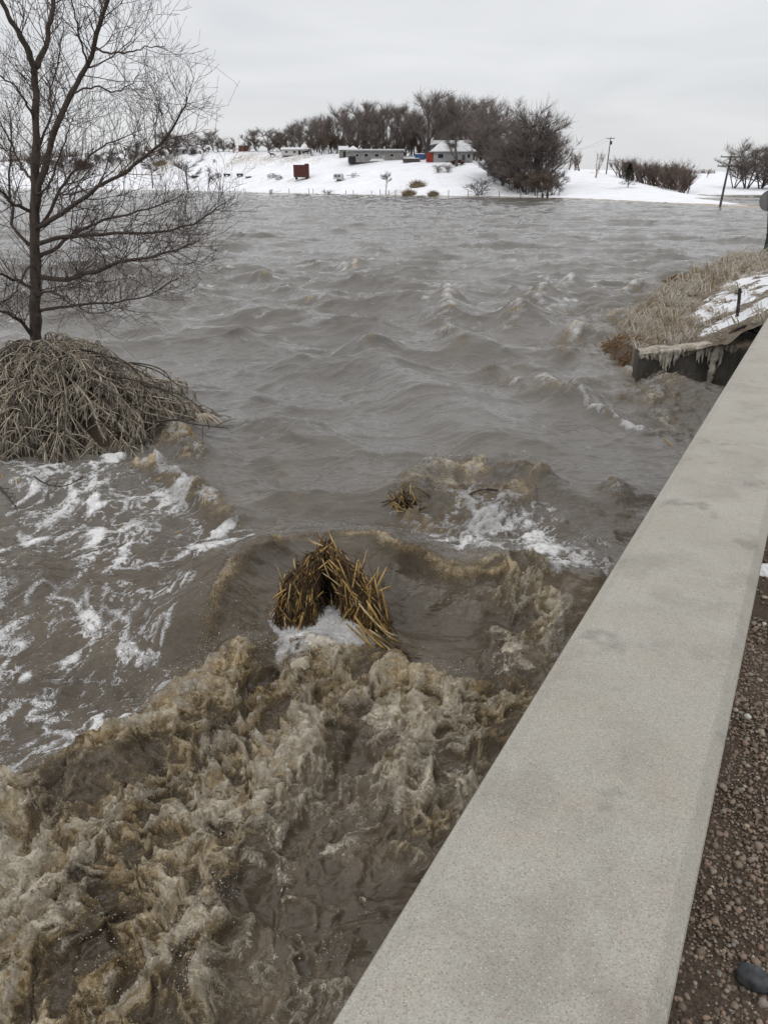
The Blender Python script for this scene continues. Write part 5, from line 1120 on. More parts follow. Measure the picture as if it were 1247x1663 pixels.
# big dense trees in the gully at the right end of the hill
for k, (px, pb, pt, kd, wd, lab) in enumerate([(800, 285, 185, 0, 1.0, 'big dense bare tree at the left of the gully clump'), (838, 306, 178, 1, .92, 'big dense bare tree in the middle of the gully clump'), (866, 310, 174, 2, .95, 'largest dense round bare tree in the gully clump'),
                                             (885, 308, 196, 3, .8, 'dense bare tree at the right edge of the gully clump'), (822, 296, 190, 3, 1.0, 'dense bare tree behind the gully clump, left of its largest'), (852, 312, 205, 0, .9, 'low dense bare tree in front of the gully clump'), (815, 300, 215, 2, .9, 'dense bare tree at the snowy edge of the gully clump'), (880, 312, 225, 1, .85, 'low bushy bare tree at the right foot of the gully clump')]):
    plant_px('round%d' % kd, px, pb, pt, None, lab, group='trees of the gully clump', wide=wd)
for k, (px, pb) in enumerate([(792, 286), (803, 296), (815, 302), (828, 309), (842, 313), (856, 316), (870, 318), (884, 318), (897, 317), (862, 312), (836, 305), (876, 312)]):
    plant_px('brown%d' % (k % 2), px, pb, pb - rt.uniform(26, 46), None, 'low brown brush at the foot of the gully clump', 'shrub', 'shrub', 'brush under the gully clump', 1.35)
# left of the farm: a lower belt, brown and grey
k = 0
for px, pt, kd in [(120, 250, 'b'), (145, 246, 'r'), (165, 250, 'b'), (185, 244, 'b'), (205, 238, 'b'), (222, 226, 'r'), (245, 236, 'b'), (262, 212, 'r'), (280, 216, 'r'), (300, 216, 'r'), (318, 214, 'r'), (335, 222, 'r'), (350, 212, 'r'), (366, 220, 'r'), (385, 226, 't'), (402, 224, 't'), (418, 210, 'r'), (438, 206, 'r'), (458, 212, 'r'), (472, 208, 'r'), (10, 262, 'b'), (35, 262, 'b'), (60, 258, 'b'), (85, 258, 'b'), (102, 252, 'r')]:
    k += 1
    plant_px({'b': 'brown%d' % (k % 2), 'r': 'round%d' % (k % 4), 't': 'thin%d' % (k % 5)}[kd], px, 0, pt, 412 - px * .13 + rt.uniform(-5, 5),
             ('brown bushy bare tree' if kd == 'b' else 'grey round bare tree' if kd == 'r' else 'slim bare tree') + (' seen through the branches of the large near tree' if px < 230 else ' behind the tin sheds' if px < 330 else ' between the tin sheds and the red barn' if px < 385 else ' beside the red barn' if px < 425 else ' above the two horses'), group='belt of trees left of the farm', wide=1.05 if kd != 'b' else 1.3)
for k in range(34):
    px = 20 + k * 13.5 + rt.uniform(-5, 5); plant_px('brown%d' % (k % 2), px, 0, float(np.interp(px, [0, 200, 260, 350, 470], [263, 250, 238, 234, 226])) + rt.uniform(-5, 6), 405 - px * .13 + rt.uniform(-6, 4), 'low brown bush in the hedge line on the skyline ' + ('behind the large near tree' if px < 240 else 'behind the tin sheds' if px < 340 else 'around the red barn and horses'), 'shrub', 'shrub', 'hedge along the left skyline', 1.2)
for px in (508, 522, 536, 548): plant_px('brown%d' % (px % 2), px, 0, 216 + rt.uniform(0, 8), 318 + rt.uniform(-3, 3), 'low brown bushy tree between the white cottage and the long shed', group='brown bushes by the cottage', wide=1.15)
# single small trees and shrubs on the slope
for kd, px, pb, pt, lab, nm, cat, wd in [
    ('small0', 305, 308, 258, 'bushy bare tree at the shore, right of the large near tree', 'bare_tree', 'tree', 1.5), ('small1', 338, 310, 274, 'slim bare tree on the shore next to a bushy one', 'bare_tree', 'tree', 1.1), ('small2', 248, 306, 264, 'bare shore tree seen behind the large tree\'s twigs', 'bare_tree', 'tree', 1.3),
    ('small2', 626, 316, 283, 'lone little round bare tree at the middle of the shore', 'bare_tree', 'tree', 1.15), ('bush0', 777, 317, 285, 'wide leafless shrub on the shore below the farmhouse', 'shrub', 'shrub', 1.7), ('bush1', 712, 280, 266, 'grey shrub on the brow below the red box', 'shrub', 'shrub', 1.6), ('bush2', 728, 280, 264, 'grey shrub on the brow below the farmhouse', 'shrub', 'shrub', 1.3),
    ('bush0', 532, 316, 307, 'low twiggy shrub on the shore below the white caravan', 'shrub', 'shrub', 2.2), ('bush1', 440, 315, 306, 'tiny twiggy shrub at the shore below the wagon', 'shrub', 'shrub', 1.0), ('bush2', 355, 288, 278, 'small dark shrub left of the little flat trailers', 'shrub', 'shrub', 1.3), ('bush2', 348, 264, 257, 'small shrub on the upper snow left of the horses', 'shrub', 'shrub', 1.2),
    ('small1', 908, 318, 285, 'thin bare sapling right of the gully clump', 'bare_tree', 'tree', .7), ('small0', 896, 316, 292, 'little bare sapling at the right foot of the gully trees', 'bare_tree', 'tree', 1.0), ('small1', 905, 319, 300, 'low twiggy shrub by the water right of the gully trees', 'shrub', 'shrub', 1.2)]:
    plant_px(kd, px, pb, pt, None, lab, nm, cat, None, wd)
# right of the road
for px, pt, Y, lab in [(922, 256, 330, 'left'), (932, 250, 330, 'middle'), (941, 248, 332, 'right')]: plant_px('pole%d' % (px % 3), px, 0, pt, Y, '%s bush of the small group beside the distant leaning pole' % lab, 'shrub', 'shrub', 'bushes by the distant pole', 1.5)
plant_px('pole1', 969, 0, 250, 300, 'thin pale sapling on the skyline left of the tall power pole')
k = 0
SC = 'scrub saplings along the road'
for px in np.linspace(1006, 1118, 44):
    k += 1; Y = 262 - (px - 1006) * .28 + rt.uniform(-9, 9); pt = np.interp(px, [1004, 1015, 1040, 1070, 1095, 1120], [252, 262, 266, 268, 268, 282]) + rt.uniform(-4, 8)
    plant_px('pole%d' % (k % 3), px, 0, pt, Y, 'brown leafless sapling in the scrub thicket ' + ('beside the dark juniper' if px < 1035 else 'at the middle of the row' if px < 1085 else 'at the low right end of the row'), 'sapling', 'sapling', SC, 2.0)
for px in (1188, 1196, 1204, 1213, 1222): plant_px('pole%d' % (px % 3), px, 0, 286 - (px % 4) * 3, 330, 'thin weed sapling in the snow field behind the leaning power pole', 'sapling', 'sapling', 'saplings in the field', 1.2)
plant_px('pole2', 1148, 0, 275, 360, 'thin weed sapling alone on the field skyline', 'sapling', 'sapling', None, 1.0)
for px, pt, kd, lab in [(1195, 250, 0, 'left'), (1215, 232, 1, 'second'), (1238, 228, 2, 'third'), (1262, 226, 3, 'rightmost')]: plant_px('round%d' % kd, px, 0, pt, 255, '%s dense dark tree of the clump at the right frame edge' % lab, group='dark trees at the right edge', wide=1.15)
# dark juniper
p = TR(1019, 304); H = hgt(p, 304, 270); jn = thing('juniper_tree', 'dark evergreen juniper at the left end of the roadside scrub', 'tree', p); m = MB(); m.tube([(0, 0, -.3), (0, 0, H * .9)], (.14, .03), 5); m.build('trunk', M['far_bark'], jn); m = MB(); q = random.Random(3)
for k in range(1500):
    f = q.random() ** .8; rr_ = (1 - f) ** .75 * H * .40 * q.random() ** .4 * (1 + .25 * math.sin(f * 21)); a = q.uniform(0, 6.28); c = np.array((rr_ * math.cos(a), rr_ * math.sin(a), .08 * H + f * H * .92)); d = np.array((math.cos(a), math.sin(a), .7)) * q.uniform(.2, .5) + np.array([q.gauss(0, .1) for _ in range(3)])
    sdv = np.cross(d, (0, 0, 1)); sdv /= np.linalg.norm(sdv); m.add([c - sdv * .07, c + sdv * .07, c + d], [(0, 1, 2)])
tag(m.build('crown', M['evergreen'], jn), kind='stuff')
# distant woods on the skyline
m = MB(); q = random.Random(6)
for k in range(260):
    px = q.uniform(1108, 1160); Y = 690 + q.uniform(-15, 15); p = A(px, 282, Y); p[2] = float(terr_z(p[0], p[1])); h_ = q.uniform(1.0, 3.6); m.tube([p, p + (q.gauss(0, .4), 0, h_ * .6), p + (q.gauss(0, .8), 0, h_)], (.10, .08, .03), 3, False)
for k in range(700):
    px = q.uniform(-60, 130); Y = 430 + q.uniform(-15, 15); p = on_hill(px, Y); h_ = q.uniform(2.0, 5.0); m.tube([p, p + (q.gauss(0, .4), 0, h_ * .6), p + (q.gauss(0, .9), 0, h_)], (.14, .10, .04), 3, False)
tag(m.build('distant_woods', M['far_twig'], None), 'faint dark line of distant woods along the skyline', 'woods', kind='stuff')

# ---------------------------------------------------------------- farm buildings
def ppm(p): return F / (p[1] * CP - SP * (p[2] - EYE))          # photo pixels per metre there
def part(name, root, mat, f, smooth=False):
    m = MB(); f(m); return m.build(name, M[mat], root, smooth)
p = TR(610, 263); s = ppm(p); L = 90 / s; Hh = 17 / s; Dp = 7.0
sh = thing('long_shed', 'long low grey board shed with snow on its roof', 'shed', p - np.array((0, 0, .15)))
part('wall', sh, 'greywall', lambda m: m.box((0, Dp / 2, Hh / 2), (L, Dp, Hh)))
part('roof', sh, 'roofsnow', lambda m: m.prism([(-L / 2 - .4, Hh - .05), (L / 2 + .4, Hh - .05), (L / 2 + .4, Hh + .55), (-L / 2 - .4, Hh + .55)], -.6, Dp + .4))
part('gable', sh, 'roofsnow', lambda m: m.add([(-L / 2 - .2, -.5, Hh + .5), (-L / 2 + 3.6, -.5, Hh + .5), (-L / 2 + 1.7, 1.5, Hh + 1.6), (-L / 2 - .2, 4, Hh + .5), (-L / 2 + 3.6, 4, Hh + .5)], [(0, 1, 2), (1, 4, 2), (4, 3, 2), (3, 0, 2)]))
part('eave', sh, 'greywall', lambda m: m.box((0, -.65, Hh + .12), (L + .7, .1, .2)))
for xw, w_, h_ in [(-L * .17, 1.2, .9), (L * .02, 1.3, .9), (L * .29, 1.2, .8), (-L * .33, .9, .8)]:
    wnd = part('window', sh, 'white', lambda m: m.box((xw, -.02, Hh * .62), (w_ + .2, .06, h_ + .2))); wo_ = part('pane', wnd, 'dark', lambda m: m.box((xw, -.07, Hh * .62), (w_, .04, h_)))
part('door', sh, 'housewall', lambda m: m.box((L * .14, -.03, 1.05), (1.0, .08, 2.1))); part('open_bay', sh, 'dark', lambda m: m.box((-L * .42, -.03, .9), (2.2, .08, 1.8))); part('post', sh, 'wood', lambda m: m.box((-L * .42, -.1, .9), (.15, .1, 1.8)))
# farmhouse
p = TR(738, 266, 240); p[1] += 6; p[2] = float(terr_z(p[0], p[1])); s = ppm(p); L = 76 / s; Hh = 3.1; z0 = .2
fh = thing('farmhouse', 'pale farmhouse with snowy hipped roof and dormer behind a bare tree', 'house', p)
part('wall', fh, 'housewall', lambda m: m.box((0, 3.5, Hh / 2), (L * .84, 7, Hh)))
hr = L * .5; rf = part('roof', fh, 'roofsnow', lambda m: m.add([(-hr, -.9, Hh), (hr, -.9, Hh), (hr, 8, Hh), (-hr, 8, Hh), (-hr * .45, 3.4, Hh + 3.2), (hr * .45, 3.4, Hh + 3.2)], [(0, 4, 3), (1, 2, 5)], [(0, 1, 5, 4), (2, 3, 4, 5)]))
part('bare_shingles', rf, 'roofdark', lambda m: (m.add([(-hr * 1.0, -.2, Hh + .35), (-hr * .62, 2.5, Hh + 2.35), (-hr * 1.0, 2.6, Hh + 1.9)], [(0, 1, 2), (0, 2, 1)])))
part('rear_roof', fh, 'roofsnow', lambda m: m.prism([(-hr * .98, Hh + 1.9), (hr * .98, Hh + 1.9), (hr * .8, Hh + 3.4), (-hr * .8, Hh + 3.4)], 5.5, 7.5))
dm = part('dormer', fh, 'greywall', lambda m: m.box((-.2, 1.7, Hh + 1.5), (2.4, 2.4, 1.7))); part('dormer_roof', dm, 'roofsnow', lambda m: m.prism([(-1.7, Hh + 2.3), (1.3, Hh + 2.3), (-.2, Hh + 3.2)], .2, 3.2)); part('pane', dm, 'dark', lambda m: m.box((-.2, .48, Hh + 1.5), (1.3, .04, 1.0)))
part('eave', fh, 'white', lambda m: m.box((0, -.95, Hh - .02), (L * 1.01, .12, .22)))
for xw in (-L * .30, -L * .24, L * .33): wnd = part('window', fh, 'white', lambda m: m.box((xw, -.03, 1.75), (1.0, .08, 1.3))); part('pane', wnd, 'dark', lambda m: m.box((xw, -.09, 1.75), (.8, .04, 1.1)))
part('door', fh, 'roofdark', lambda m: m.box((L * .22, -.03, 1.05), (1.0, .08, 2.1))); part('porch', fh, 'greywall', lambda m: m.box((L * .1, -.5, .25), (L * .5, 1.0, .3)))
part('chimney', rf, 'greywall', lambda m: m.box((1.5, 3.4, Hh + 3.5), (.7, .7, 1.2)))
def hut(name, label, cat, px, pb, wpx, hpx, wall, roof, rh=.35, depth=5, wins=((-.25, .5), (.2, .5)), door=.38, rz=0.0, gable=False):
    p = TR(px, pb); s = ppm(p); L = wpx / s; Hh = hpx / s; o = thing(name, label, cat, p - np.array((0, 0, .1)), rz)
    part('wall', o, wall, lambda m: m.box((0, depth / 2, Hh / 2), (L, depth, Hh)))
    if gable: part('roof', o, roof, lambda m: m.prism([(-L / 2 - .2, Hh), (L / 2 + .2, Hh), (0, Hh * (1 + rh))], -.3, depth + .3))
    else: part('roof', o, roof, lambda m: m.add([(-L / 2 - .3, -.4, Hh), (L / 2 + .3, -.4, Hh), (L / 2 + .3, depth + .4, Hh), (-L / 2 - .3, depth + .4, Hh), (-L / 2 - .2, depth / 2, Hh * (1 + rh)), (L / 2 + .2, depth / 2, Hh * (1 + rh))], [(0, 4, 3), (1, 2, 5)], [(0, 1, 5, 4), (2, 3, 4, 5), (3, 2, 1, 0)]))
    for f, w_ in wins: wn_ = part('window', o, 'white', lambda m: m.box((f * L, -.02, Hh * .58), (w_ * 2 + .2, .06, Hh * .34))); part('pane', wn_, 'dark', lambda m: m.box((f * L, -.07, Hh * .58), (w_ * 2, .04, Hh * .26)))
    if door is not None: part('door', o, 'dark', lambda m: m.box((door * L, -.03, Hh * .4), (.9, .08, Hh * .8)))
    return o
hut('cottage', 'low white cottage with dark windows above the wagon', 'house', 481, 252, 48, 9, 'white', 'roofsnow', .35, 5, ((-.32, .45), (-.05, .5), (.25, .55)), .12)
hut('tin_shed', 'low shed with snowy roof at the left end of the brow', 'shed', 294, 251, 24, 8, 'lightsteel', 'roofsnow', .9, 5, ((-.2, .4),), .2)
hut('red_barn', 'small faded red barn on the skyline left of the horses', 'barn', 395, 246, 14, 9, 'orange', 'roofsnow', .3, 4, ((.1, .4),), None, gable=True)
hut('lean_to', 'grey lean-to shed end against the brown bushes left of the long shed', 'shed', 558, 256, 14, 12, 'greywall', 'roofsnow', .5, 4, (), .1)
hut('rusty_shed', 'rusty sheet shed seen through the large tree\'s branches', 'shed', 136, 276, 26, 9, 'rust', 'rust', .3, 5, ((.3, .6),), None)
p = TR(315, 251); s = ppm(p); qh = thing('arched_shed', 'arched metal shed beside the snowy roofed tin shed', 'shed', p, .35)
w_ = 8 / s; a = np.linspace(0, math.pi, 13); part('shell', qh, 'lightsteel', lambda m: m.prism([(math.cos(k_) * w_, math.sin(k_) * w_ * 1.5) for k_ in a], 0, 7)); part('opening', qh, 'dark', lambda m: m.prism([(math.cos(k_) * w_ * .6, .1 + math.sin(k_) * w_ * .9) for k_ in a], -.05, -.01)); part('snow_cover', qh, 'roofsnow', lambda m: m.prism([(math.cos(k_) * w_ * 1.06, math.sin(k_) * w_ * 1.58) for k_ in a[3:10]], .4, 6.8))
# boxes, tents, piles
def boxy(name, label, cat, px, pb, wpx, hpx, mat, depth=2.4, rz=0.0, lid='roofsnow', ribs=0):
    p = TR(px, pb); s = ppm(p); L = wpx / s; Hh = hpx / s; o = thing(name, label, cat, p, rz)
    part('body', o, mat, lambda m: m.box((0, 0, Hh / 2), (L, depth, Hh)))
    if lid: part('snow_cover', o, lid, lambda m: m.box((0, 0, Hh + .07), (L * .96, depth * .96, .16), 0, .9))
    for k_ in range(ribs): part('rib', o, mat, lambda m: m.box((-L / 2 + L * (k_ + .5) / ribs, -depth / 2 - .03, Hh / 2), (.08, .06, Hh * .96)))
    return o
boxy('grain_box', 'bright red box standing left of the farmhouse', 'container', 698, 263, 12, 13, 'redpaint', 2.6, 0, None, 4)
boxy('tarped_stack', 'stack under a blue tarpaulin between the shed and the red box', 'stack', 682, 259, 16, 8, 'blue', 2.5, 0, 'roofsnow')
boxy('snowy_woodpile', 'long low pile under snow right of the long shed', 'pile', 668, 263, 28, 5, 'wood', 2.0, 0, 'roofsnow')
for px, pb, wd, ht, lab in [(593, 260, 12, 13, 'pointed white tarpaulin tent in front of the long shed'), (613, 262, 28, 9, 'low white tarpaulin heap in front of the long shed')]:
    p = TR(px, pb); s = ppm(p); o = thing('tarpaulin', lab, 'tarpaulin', p); w_ = wd / s / 2; h_ = ht / s
    part('cover', o, 'roofsnow', lambda m: m.add([(-w_, -1, 0), (w_, -1, 0), (w_ * 1.1, 1.2, 0), (-w_, 1.2, 0), (-w_ * .1, 0, h_), (w_ * .3, .3, h_ * .7)], [(0, 1, 4), (1, 5, 4), (1, 2, 5), (2, 3, 4), (2, 4, 5), (3, 0, 4)])); part('pole', o, 'wood', lambda m: m.tube([(-w_ * .1, 0, 0), (-w_ * .1, 0, h_ + .15)], .05, 4))
# dark red grain wagon
p = TR(490, 292); s = ppm(p); L = 25 / s; Hh = 17 / s; wg = thing('grain_wagon', 'dark red high sided grain wagon on the snow slope', 'wagon', p, .06)
part('bed', wg, 'steel', lambda m: m.box((0, 0, .85), (L * .98, 2.3, .25))); part('box', wg, 'maroon', lambda m: m.box((0, 0, .98 + Hh / 2), (L, 2.3, Hh)))
for k in range(7): part('stake', wg, 'maroon', lambda m: m.box((-L / 2 + .06 + (L - .12) * k / 6, -1.2, .98 + Hh / 2), (.12, .10, Hh)))
part('end_gate', wg, 'maroon', lambda m: m.box((L * .36, 0, .98 + Hh + .2), (L * .26, 2.2, .4))); part('rail', wg, 'wood', lambda m: m.box((0, -1.2, .98 + Hh), (L * 1.02, .14, .12)))
for sx in (-1, 1):
    for sy in (-1, 1): wl = part('wheel', wg, 'dark', lambda m: m.tube([(sx * L * .33, sy * 1.0 - .12, .42), (sx * L * .33, sy * 1.0 + .12, .42)], .42, 10)); part('hub', wl, 'steel', lambda m: m.tube([(sx * L * .33, sy * 1.0 - .15, .42), (sx * L * .33, sy * 1.0 + .15, .42)], .16, 6))
part('tongue', wg, 'steel', lambda m: m.tube([(L / 2, 0, .7), (L / 2 + 1.6, 0, .25)], .07, 4))
# white caravan
p = TR(550, 294); s = ppm(p); L = 14 / s; Hh = 11 / s; cv = thing('caravan', 'little white caravan on the snow right of the wagon', 'caravan', p, -.35)
part('body', cv, 'white', lambda m: m.prism([(-L / 2, .5), (L / 2, .5), (L / 2 * 1.02, Hh * .7), (L / 2 * .8, Hh), (-L / 2 * .85, Hh), (-L / 2 * 1.02, Hh * .7)], -1, 1))
for f in (-.2, .22): part('window', cv, 'dark', lambda m: m.box((f * L, -1.02, Hh * .68), (L * .26, .04, Hh * .22)))
part('door', cv, 'lightsteel', lambda m: m.box((0.0, -1.03, Hh * .5), (L * .14, .04, Hh * .6))); part('wheel', cv, 'dark', lambda m: m.tube([(.1, -1.0, .35), (.1, -.8, .35)], .35, 10)); part('wheel', cv, 'dark', lambda m: m.tube([(.1, 1.0, .35), (.1, .8, .35)], .35, 10)); part('hitch', cv, 'steel', lambda m: m.tube([(L / 2, 0, .5), (L / 2 + 1.0, 0, .4)], .06, 4))
# old implements half buried in snow
def implement(name, label, px, pb, wpx, seed, wheels=2):
    p = TR(px, pb); s = ppm(p); L = wpx / s; o = thing(name, label, 'farm implement', p, .1); q = random.Random(seed)
    part('frame', o, 'steel', lambda m: (m.box((0, -.4, .55), (L, .12, .12)), m.box((0, .4, .55), (L, .12, .12)), [m.box((-L / 2 + L * k_ / 4, 0, .55), (.12, .9, .1)) for k_ in range(5)]))
    for k_ in range(wheels):
        xw = -L / 2 + L * (k_ + .5) / wheels; R_ = q.uniform(.5, .75)
        wl = part('wheel', o, 'steel', lambda m: m.tube([(xw + math.cos(a_) * R_, -.55, R_ + math.sin(a_) * R_) for a_ in np.linspace(0, 2 * math.pi, 17)], .07, 4))
        for a_ in np.linspace(0, math.pi, 5)[:-1]: part('spoke', wl, 'steel', lambda m: m.tube([(xw - math.cos(a_) * R_, -.55, R_ - math.sin(a_) * R_), (xw + math.cos(a_) * R_, -.55, R_ + math.sin(a_) * R_)], .035, 3))
    part('lever', o, 'steel', lambda m: m.tube([(L * .1, 0, .5), (L * .25, .1, 1.6)], .05, 4)); part('seat', o, 'steel', lambda m: m.box((L * .3, 0, 1.1), (.4, .4, .1))); part('seat_post', o, 'steel', lambda m: m.tube([(L * .2, 0, .5), (L * .3, 0, 1.05)], .04, 4)); return o
implement('hay_rake', 'rusty wheeled hay rake left of the wagon', 441, 289, 13, 1, 3); implement('disc_harrow', 'second rusty implement touching the hay rake, nearer the wagon', 453, 292, 12, 2, 3)
implement('old_plough', 'low dark implement half under snow right of the caravan', 573, 288, 20, 3, 1)
for px, lab in [(369, 'left of two small flat trailers on the snow slope'), (390, 'right of two small flat trailers on the snow slope')]:
    p = TR(px, 287); s = ppm(p); L = 10 / s; o = thing('flat_trailer', lab, 'trailer', p, .05); part('bed', o, 'wood', lambda m: m.box((0, 0, .75), (L, 1.6, .5))); part('snow_cover', o, 'roofsnow', lambda m: m.box((0, 0, 1.06), (L * .95, 1.5, .14)))
    for sx in (-1, 1): part('wheel', o, 'dark', lambda m: m.tube([(sx * L * .3, -.85, .35), (sx * L * .3, -.65, .35)], .35, 8))
for px, pb, wpx, hpx, lab, mt in [(405, 288, 18, 3, 'flat pile of boards under snow between trailers and rake', 'wood'), (318, 288, 22, 6, 'dark junk pile on the snow behind the shore trees', 'steel'), (678, 304, 26, 12, 'heap of brush and straw on the slope above the shore', 'tan'), (664, 317, 22, 10, 'left of two tan grass tussocks at the shore', 'tan'), (703, 318, 16, 9, 'right of two tan grass tussocks at the shore', 'tan'), (262, 268, 30, 8, 'wide tan hay heap at the left of the brow', 'tan'), (205, 281, 24, 7, 'tan hay heap seen through the large tree', 'tan'), (565, 285, 0, 0, '', '')]:
    if not wpx: continue
    p = TR(px, pb); s = ppm(p); o = thing('brush_pile' if mt == 'tan' else 'junk_pile', lab, 'pile', p); w_ = wpx / s / 2; h_ = hpx / s; q = random.Random(px); m = MB(); m.blob((0, 0, h_ * .1), (w_ * .7, .9, h_ * .26), px, .35, 2); m.build('mass', M[mt], o); m = MB()
    for k_ in range(420 if mt == 'tan' else 40):
        a_ = q.uniform(0, 6.28); rr_ = q.random() ** .5; c = np.array((math.cos(a_) * rr_ * w_, math.sin(a_) * rr_ * 1.1, h_ * .6 * (1 - rr_))); d = np.array((q.gauss(0, .5), q.gauss(0, .5), q.uniform(.1, .9))) * h_ * .7; m.tube([c - d * .2, c + d], (.05, .015), 3, False)
    tag(m.build('stems', M['grass' if mt == 'tan' else mt], o), kind='stuff')
# parked car by the house
p = TR(742, 266, 240); p[1] -= 2; p[2] = float(terr_z(p[0], p[1])); car = thing('parked_car', 'dark red car parked in front of the farmhouse under the tree', 'car', p, .1)
part('body', car, 'maroon', lambda m: m.prism([(-2.1, .35), (2.1, .35), (2.15, .8), (1.2, .92), (.7, 1.4), (-1.0, 1.4), (-1.6, .95), (-2.1, .9)], -.8, .8)); part('window', car, 'dark', lambda m: m.prism([(-1.3, .97), (1.0, .97), (.6, 1.34), (-.9, 1.34)], -.82, .82)); part('snow_cover', car, 'roofsnow', lambda m: m.box((-.15, 0, 1.44), (1.6, 1.5, .1)))
for sx in (-1.3, 1.3):
    for sy in (-.78, .78): part('wheel', car, 'dark', lambda m: m.tube([(sx, sy - .1, .33), (sx, sy + .1, .33)], .33, 10))
# horses
def horse(px, pb, k, rz, label):
    p = TR(px, pb); o = thing('horse', label, 'horse', p, rz); o.scale = (k, k, k)
    me = bpy.data.meshes.new('horse_body'); v = [(0, 0, 1.15), (.45, 0, 1.2), (.78, 0, 1.25), (1.02, 0, 1.5), (1.22, 0, 1.78), (1.5, 0, 1.66), (1.68, 0, 1.56), (-.45, 0, 1.22), (-.75, 0, 1.22)]; e = [(0, 1), (1, 2), (2, 3), (3, 4), (4, 5), (5, 6), (0, 7), (7, 8)]; rad = [.30, .29, .27, .19, .14, .12, .08, .29, .25]
    for sy in (-.16, .16):
        n = len(v); v += [(.68, sy, .95), (.70, sy, .55), (.68, sy, .10), (.74, sy, .03)]; rad += [.15, .085, .06, .075]; e += [(2, n), (n, n + 1), (n + 1, n + 2), (n + 2, n + 3)]
        n = len(v); v += [(-.72, sy, .95), (-.62, sy, .72), (-.86, sy, .48), (-.82, sy, .10), (-.76, sy, .03)]; rad += [.20, .13, .08, .06, .075]; e += [(8, n), (n, n + 1), (n + 1, n + 2), (n + 2, n + 3), (n + 3, n + 4)]
    me.from_pydata(v, e, []); b_ = link('body', me, o); me.materials.append(M['horse'])
    md = b_.modifiers.new('skin', 'SKIN'); md.use_smooth_shade = True
    for i, sv in enumerate(me.skin_vertices[0].data): sv.radius = (rad[i], rad[i]); sv.use_root = (i == 0)
    b_.modifiers.new('sub', 'SUBSURF').levels = 1
    part('tail', o, 'horse', lambda m: m.tube([(-.98, 0, 1.35), (-1.12, 0, 1.1), (-1.14, 0, .6)], (.05, .08, .03), 5)); part('mane', o, 'horse', lambda m: m.tube([(.95, 0, 1.62), (1.12, 0, 1.85), (1.25, 0, 1.95)], (.06, .08, .04), 4))
    for sy in (-.06, .06): part('ear', o, 'horse', lambda m: m.tube([(1.24, sy, 1.88), (1.26, sy * 1.3, 2.04)], (.035, .008), 4))
    return o
horse(443, 256, 1.05, math.pi + .2, 'dark horse standing in the dead grass left of the cottage'); horse(497, 252, 1.0, .15, 'dark horse in front of the cottage windows')
# fence posts along the shore and down the gully
FP = 'fence posts along the far shore'
for k, px in enumerate([362, 369, 396, 470, 502, 509, 527, 562, 574, 603, 618, 631, 642, 728, 760, 810, 845, 872]):
    p = TR(px, float(np.interp(px, [a for a, c in SHORE], [c for a, c in SHORE])) - 1.2); m = MB(); h_ = rt.uniform(.9, 1.5); m.tube([(0, 0, -.3), (rt.gauss(0, .08), 0, h_)], (.09, .075), 5); o = m.build('fence_post', M['dkwood'], None); o.location = tuple(p)
    tag(o, 'short dark fence post at the far waterline ' + ('below the flat trailers' if px < 400 else 'below the wagon' if px < 515 else 'below the caravan' if px < 590 else 'near the lone round tree' if px < 650 else 'below the farmhouse' if px < 790 else 'below the gully trees'), 'post', FP)
for k in range(11):
    px = 778 + k * 8.5; pb = 272 + k * 4.3; p = TR(px, pb); m = MB(); h_ = rt.uniform(1.2, 1.7); m.tube([(0, 0, -.3), (rt.gauss(0, .1), 0, h_)], (.08, .07), 5); o = m.build('fence_post', M['rust'], None); o.location = tuple(p); tag(o, 'brown fence post in the line running down the gully edge', 'post', 'fence posts down the gully')
for px, pb, ht, lab in [(880, 321, 7, 'low dark stump standing left of a taller one in the shallows'), (888, 322, 13, 'tall dark stump standing in the shallows below the gully trees')]:
    p = TR(px, pb); s = ppm(p); m = MB(); m.tube([(0, 0, -.5), (.05, 0, ht / s * .5), (.02, 0, ht / s)], (.32, .24, .13), 7); o = m.build('stump', M['dkwood'], None); o.location = tuple(p); tag(o, lab, 'stump')
p = TR(967, 288); s = ppm(p); m = MB(); m.tube([(0, 0, -.3), (.1, 0, .9), (.15, 0, 12 / s)], (.28, .20, .16), 6); o = m.build('stump', M['tan'], None); o.location = tuple(p); tag(o, 'orange brown broken stump beside the snowy road', 'stump')
p = TR(915, 292); s = ppm(p); m = MB(); m.tube([(0, 0, -.3), (0, 0, 15 / s)], .08, 5); o = m.build('fence_post', M['dkwood'], None); o.location = tuple(p); tag(o, 'single dark post on the snow slope right of the gully trees', 'post')
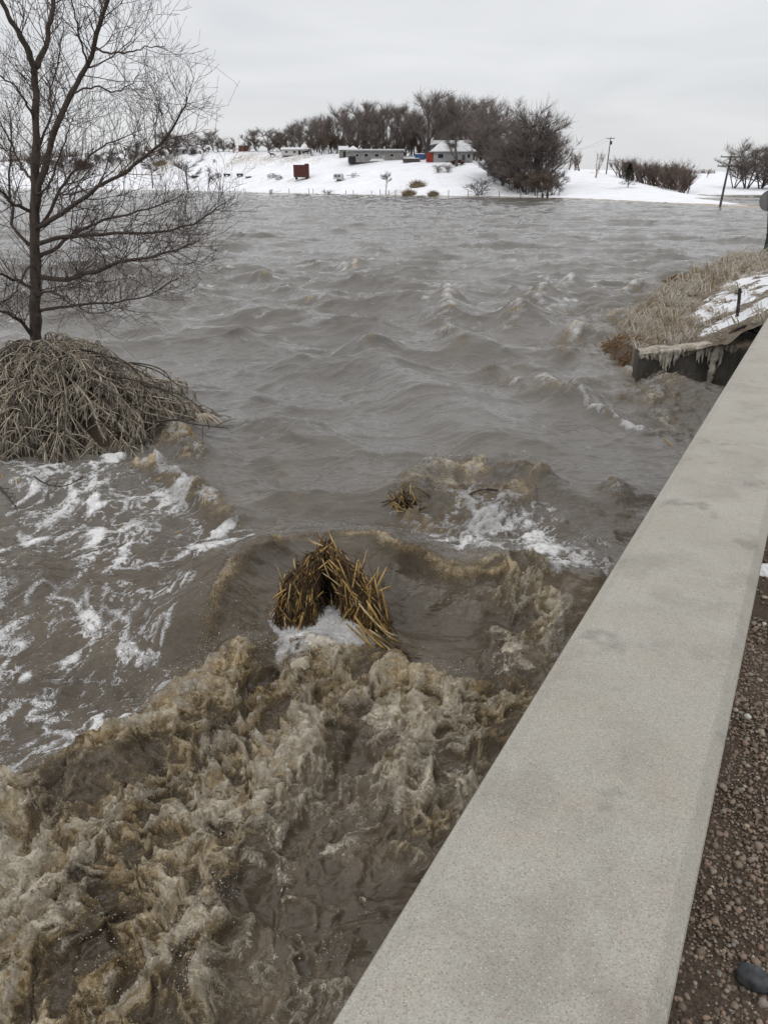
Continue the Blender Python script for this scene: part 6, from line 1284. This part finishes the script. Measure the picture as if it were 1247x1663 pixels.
# power poles and their wires
poles = {}
def power_pole(px, pb, ptop, Y, label, arms, lean):
    p = TR(px, pb) if Y is None else on_hill(px, Y); s = ppm(p); H = (pb - ptop) / s * 1.03; o = thing('power_pole', label, 'power pole', p, -.25)
    part('shaft', o, 'wood', lambda m: m.tube([(0, 0, -.5), (lean * H * .5, 0, H * .5), (lean * H, 0, H)], (.19, .16, .12), 7))
    tips = []
    for (dz, w_) in arms:
        part('crossarm', o, 'wood', lambda m: m.box((lean * (H - dz), -.12, H - dz), (w_, .14, .16)))
        for f in (-.46, 0.0, .46):
            part('insulator', o, 'lightsteel', lambda m: m.tube([(lean * (H - dz) + f * w_, -.12, H - dz + .08), (lean * (H - dz) + f * w_, -.12, H - dz + .32)], (.06, .045), 5)); tips.append(np.array((p[0] + lean * (H - dz) + f * w_, p[1], p[2] + H - dz + .32)))
    if len(arms) == 1 and Y is not None and Y < 300: part('transformer', o, 'steel', lambda m: m.tube([(.35 + lean * (H - 2), 0, H - 2.2), (.35 + lean * (H - 2), 0, H - 1.2)], .26, 8))
    return tips
t1 = power_pole(984, 276, 222, 268, 'tall power pole with one crossarm on the snowy skyline', [(.5, 2.4)], .03)
t2 = power_pole(924, 277, 244, 395, 'smallest power pole, far off at the left of the skyline bushes', [(.4, 2.4)], .03)
t3 = power_pole(1168, 336, 260, None, 'leaning power pole with two crossarms at the flooded road', [(.4, 3.0), (1.7, 3.4)], .07)
def wire(a, c, sag, lab):
    P = np.array([a + (c - a) * f - np.array((0, 0, sag * 4 * f * (1 - f))) for f in np.linspace(0, 1, 16)]); m = MB(); m.tube(P, .028, 3, False); tag(m.build('power_line', M['wire'], None), lab, 'wire', 'power lines')
for i in (0, 2): wire(t1[i], t2[i], 1.2, '%s thin overhead line between the two skyline poles' % ('left' if i == 0 else 'right'))

# ---------------------------------------------------------------- tell look-alikes in a row apart by their place in it
ORD = ['leftmost', 'second', 'third', 'fourth', 'fifth', 'sixth', 'seventh', 'eighth', 'ninth', 'tenth', 'eleventh', 'twelfth']
same = {}
for o in bpy.data.objects:
    if o.parent is None and o.get('label') and o.get('group') and not any(q in o['label'] for q in ('undergrowth', 'rear rank', 'middle rank', 'hedge')):
        same.setdefault(o['label'], []).append(o)
for lab, L in same.items():
    if not 2 <= len(L) <= 12: continue
    L.sort(key=lambda o: (o.location[0] / o.location[1]))
    for k, o in enumerate(L):
        new = lab + (', ' + ORD[k] + ' of them' if k == 0 else ', ' + ORD[k] + ' from left')
        if len(new.split()) <= 16: o['label'] = new
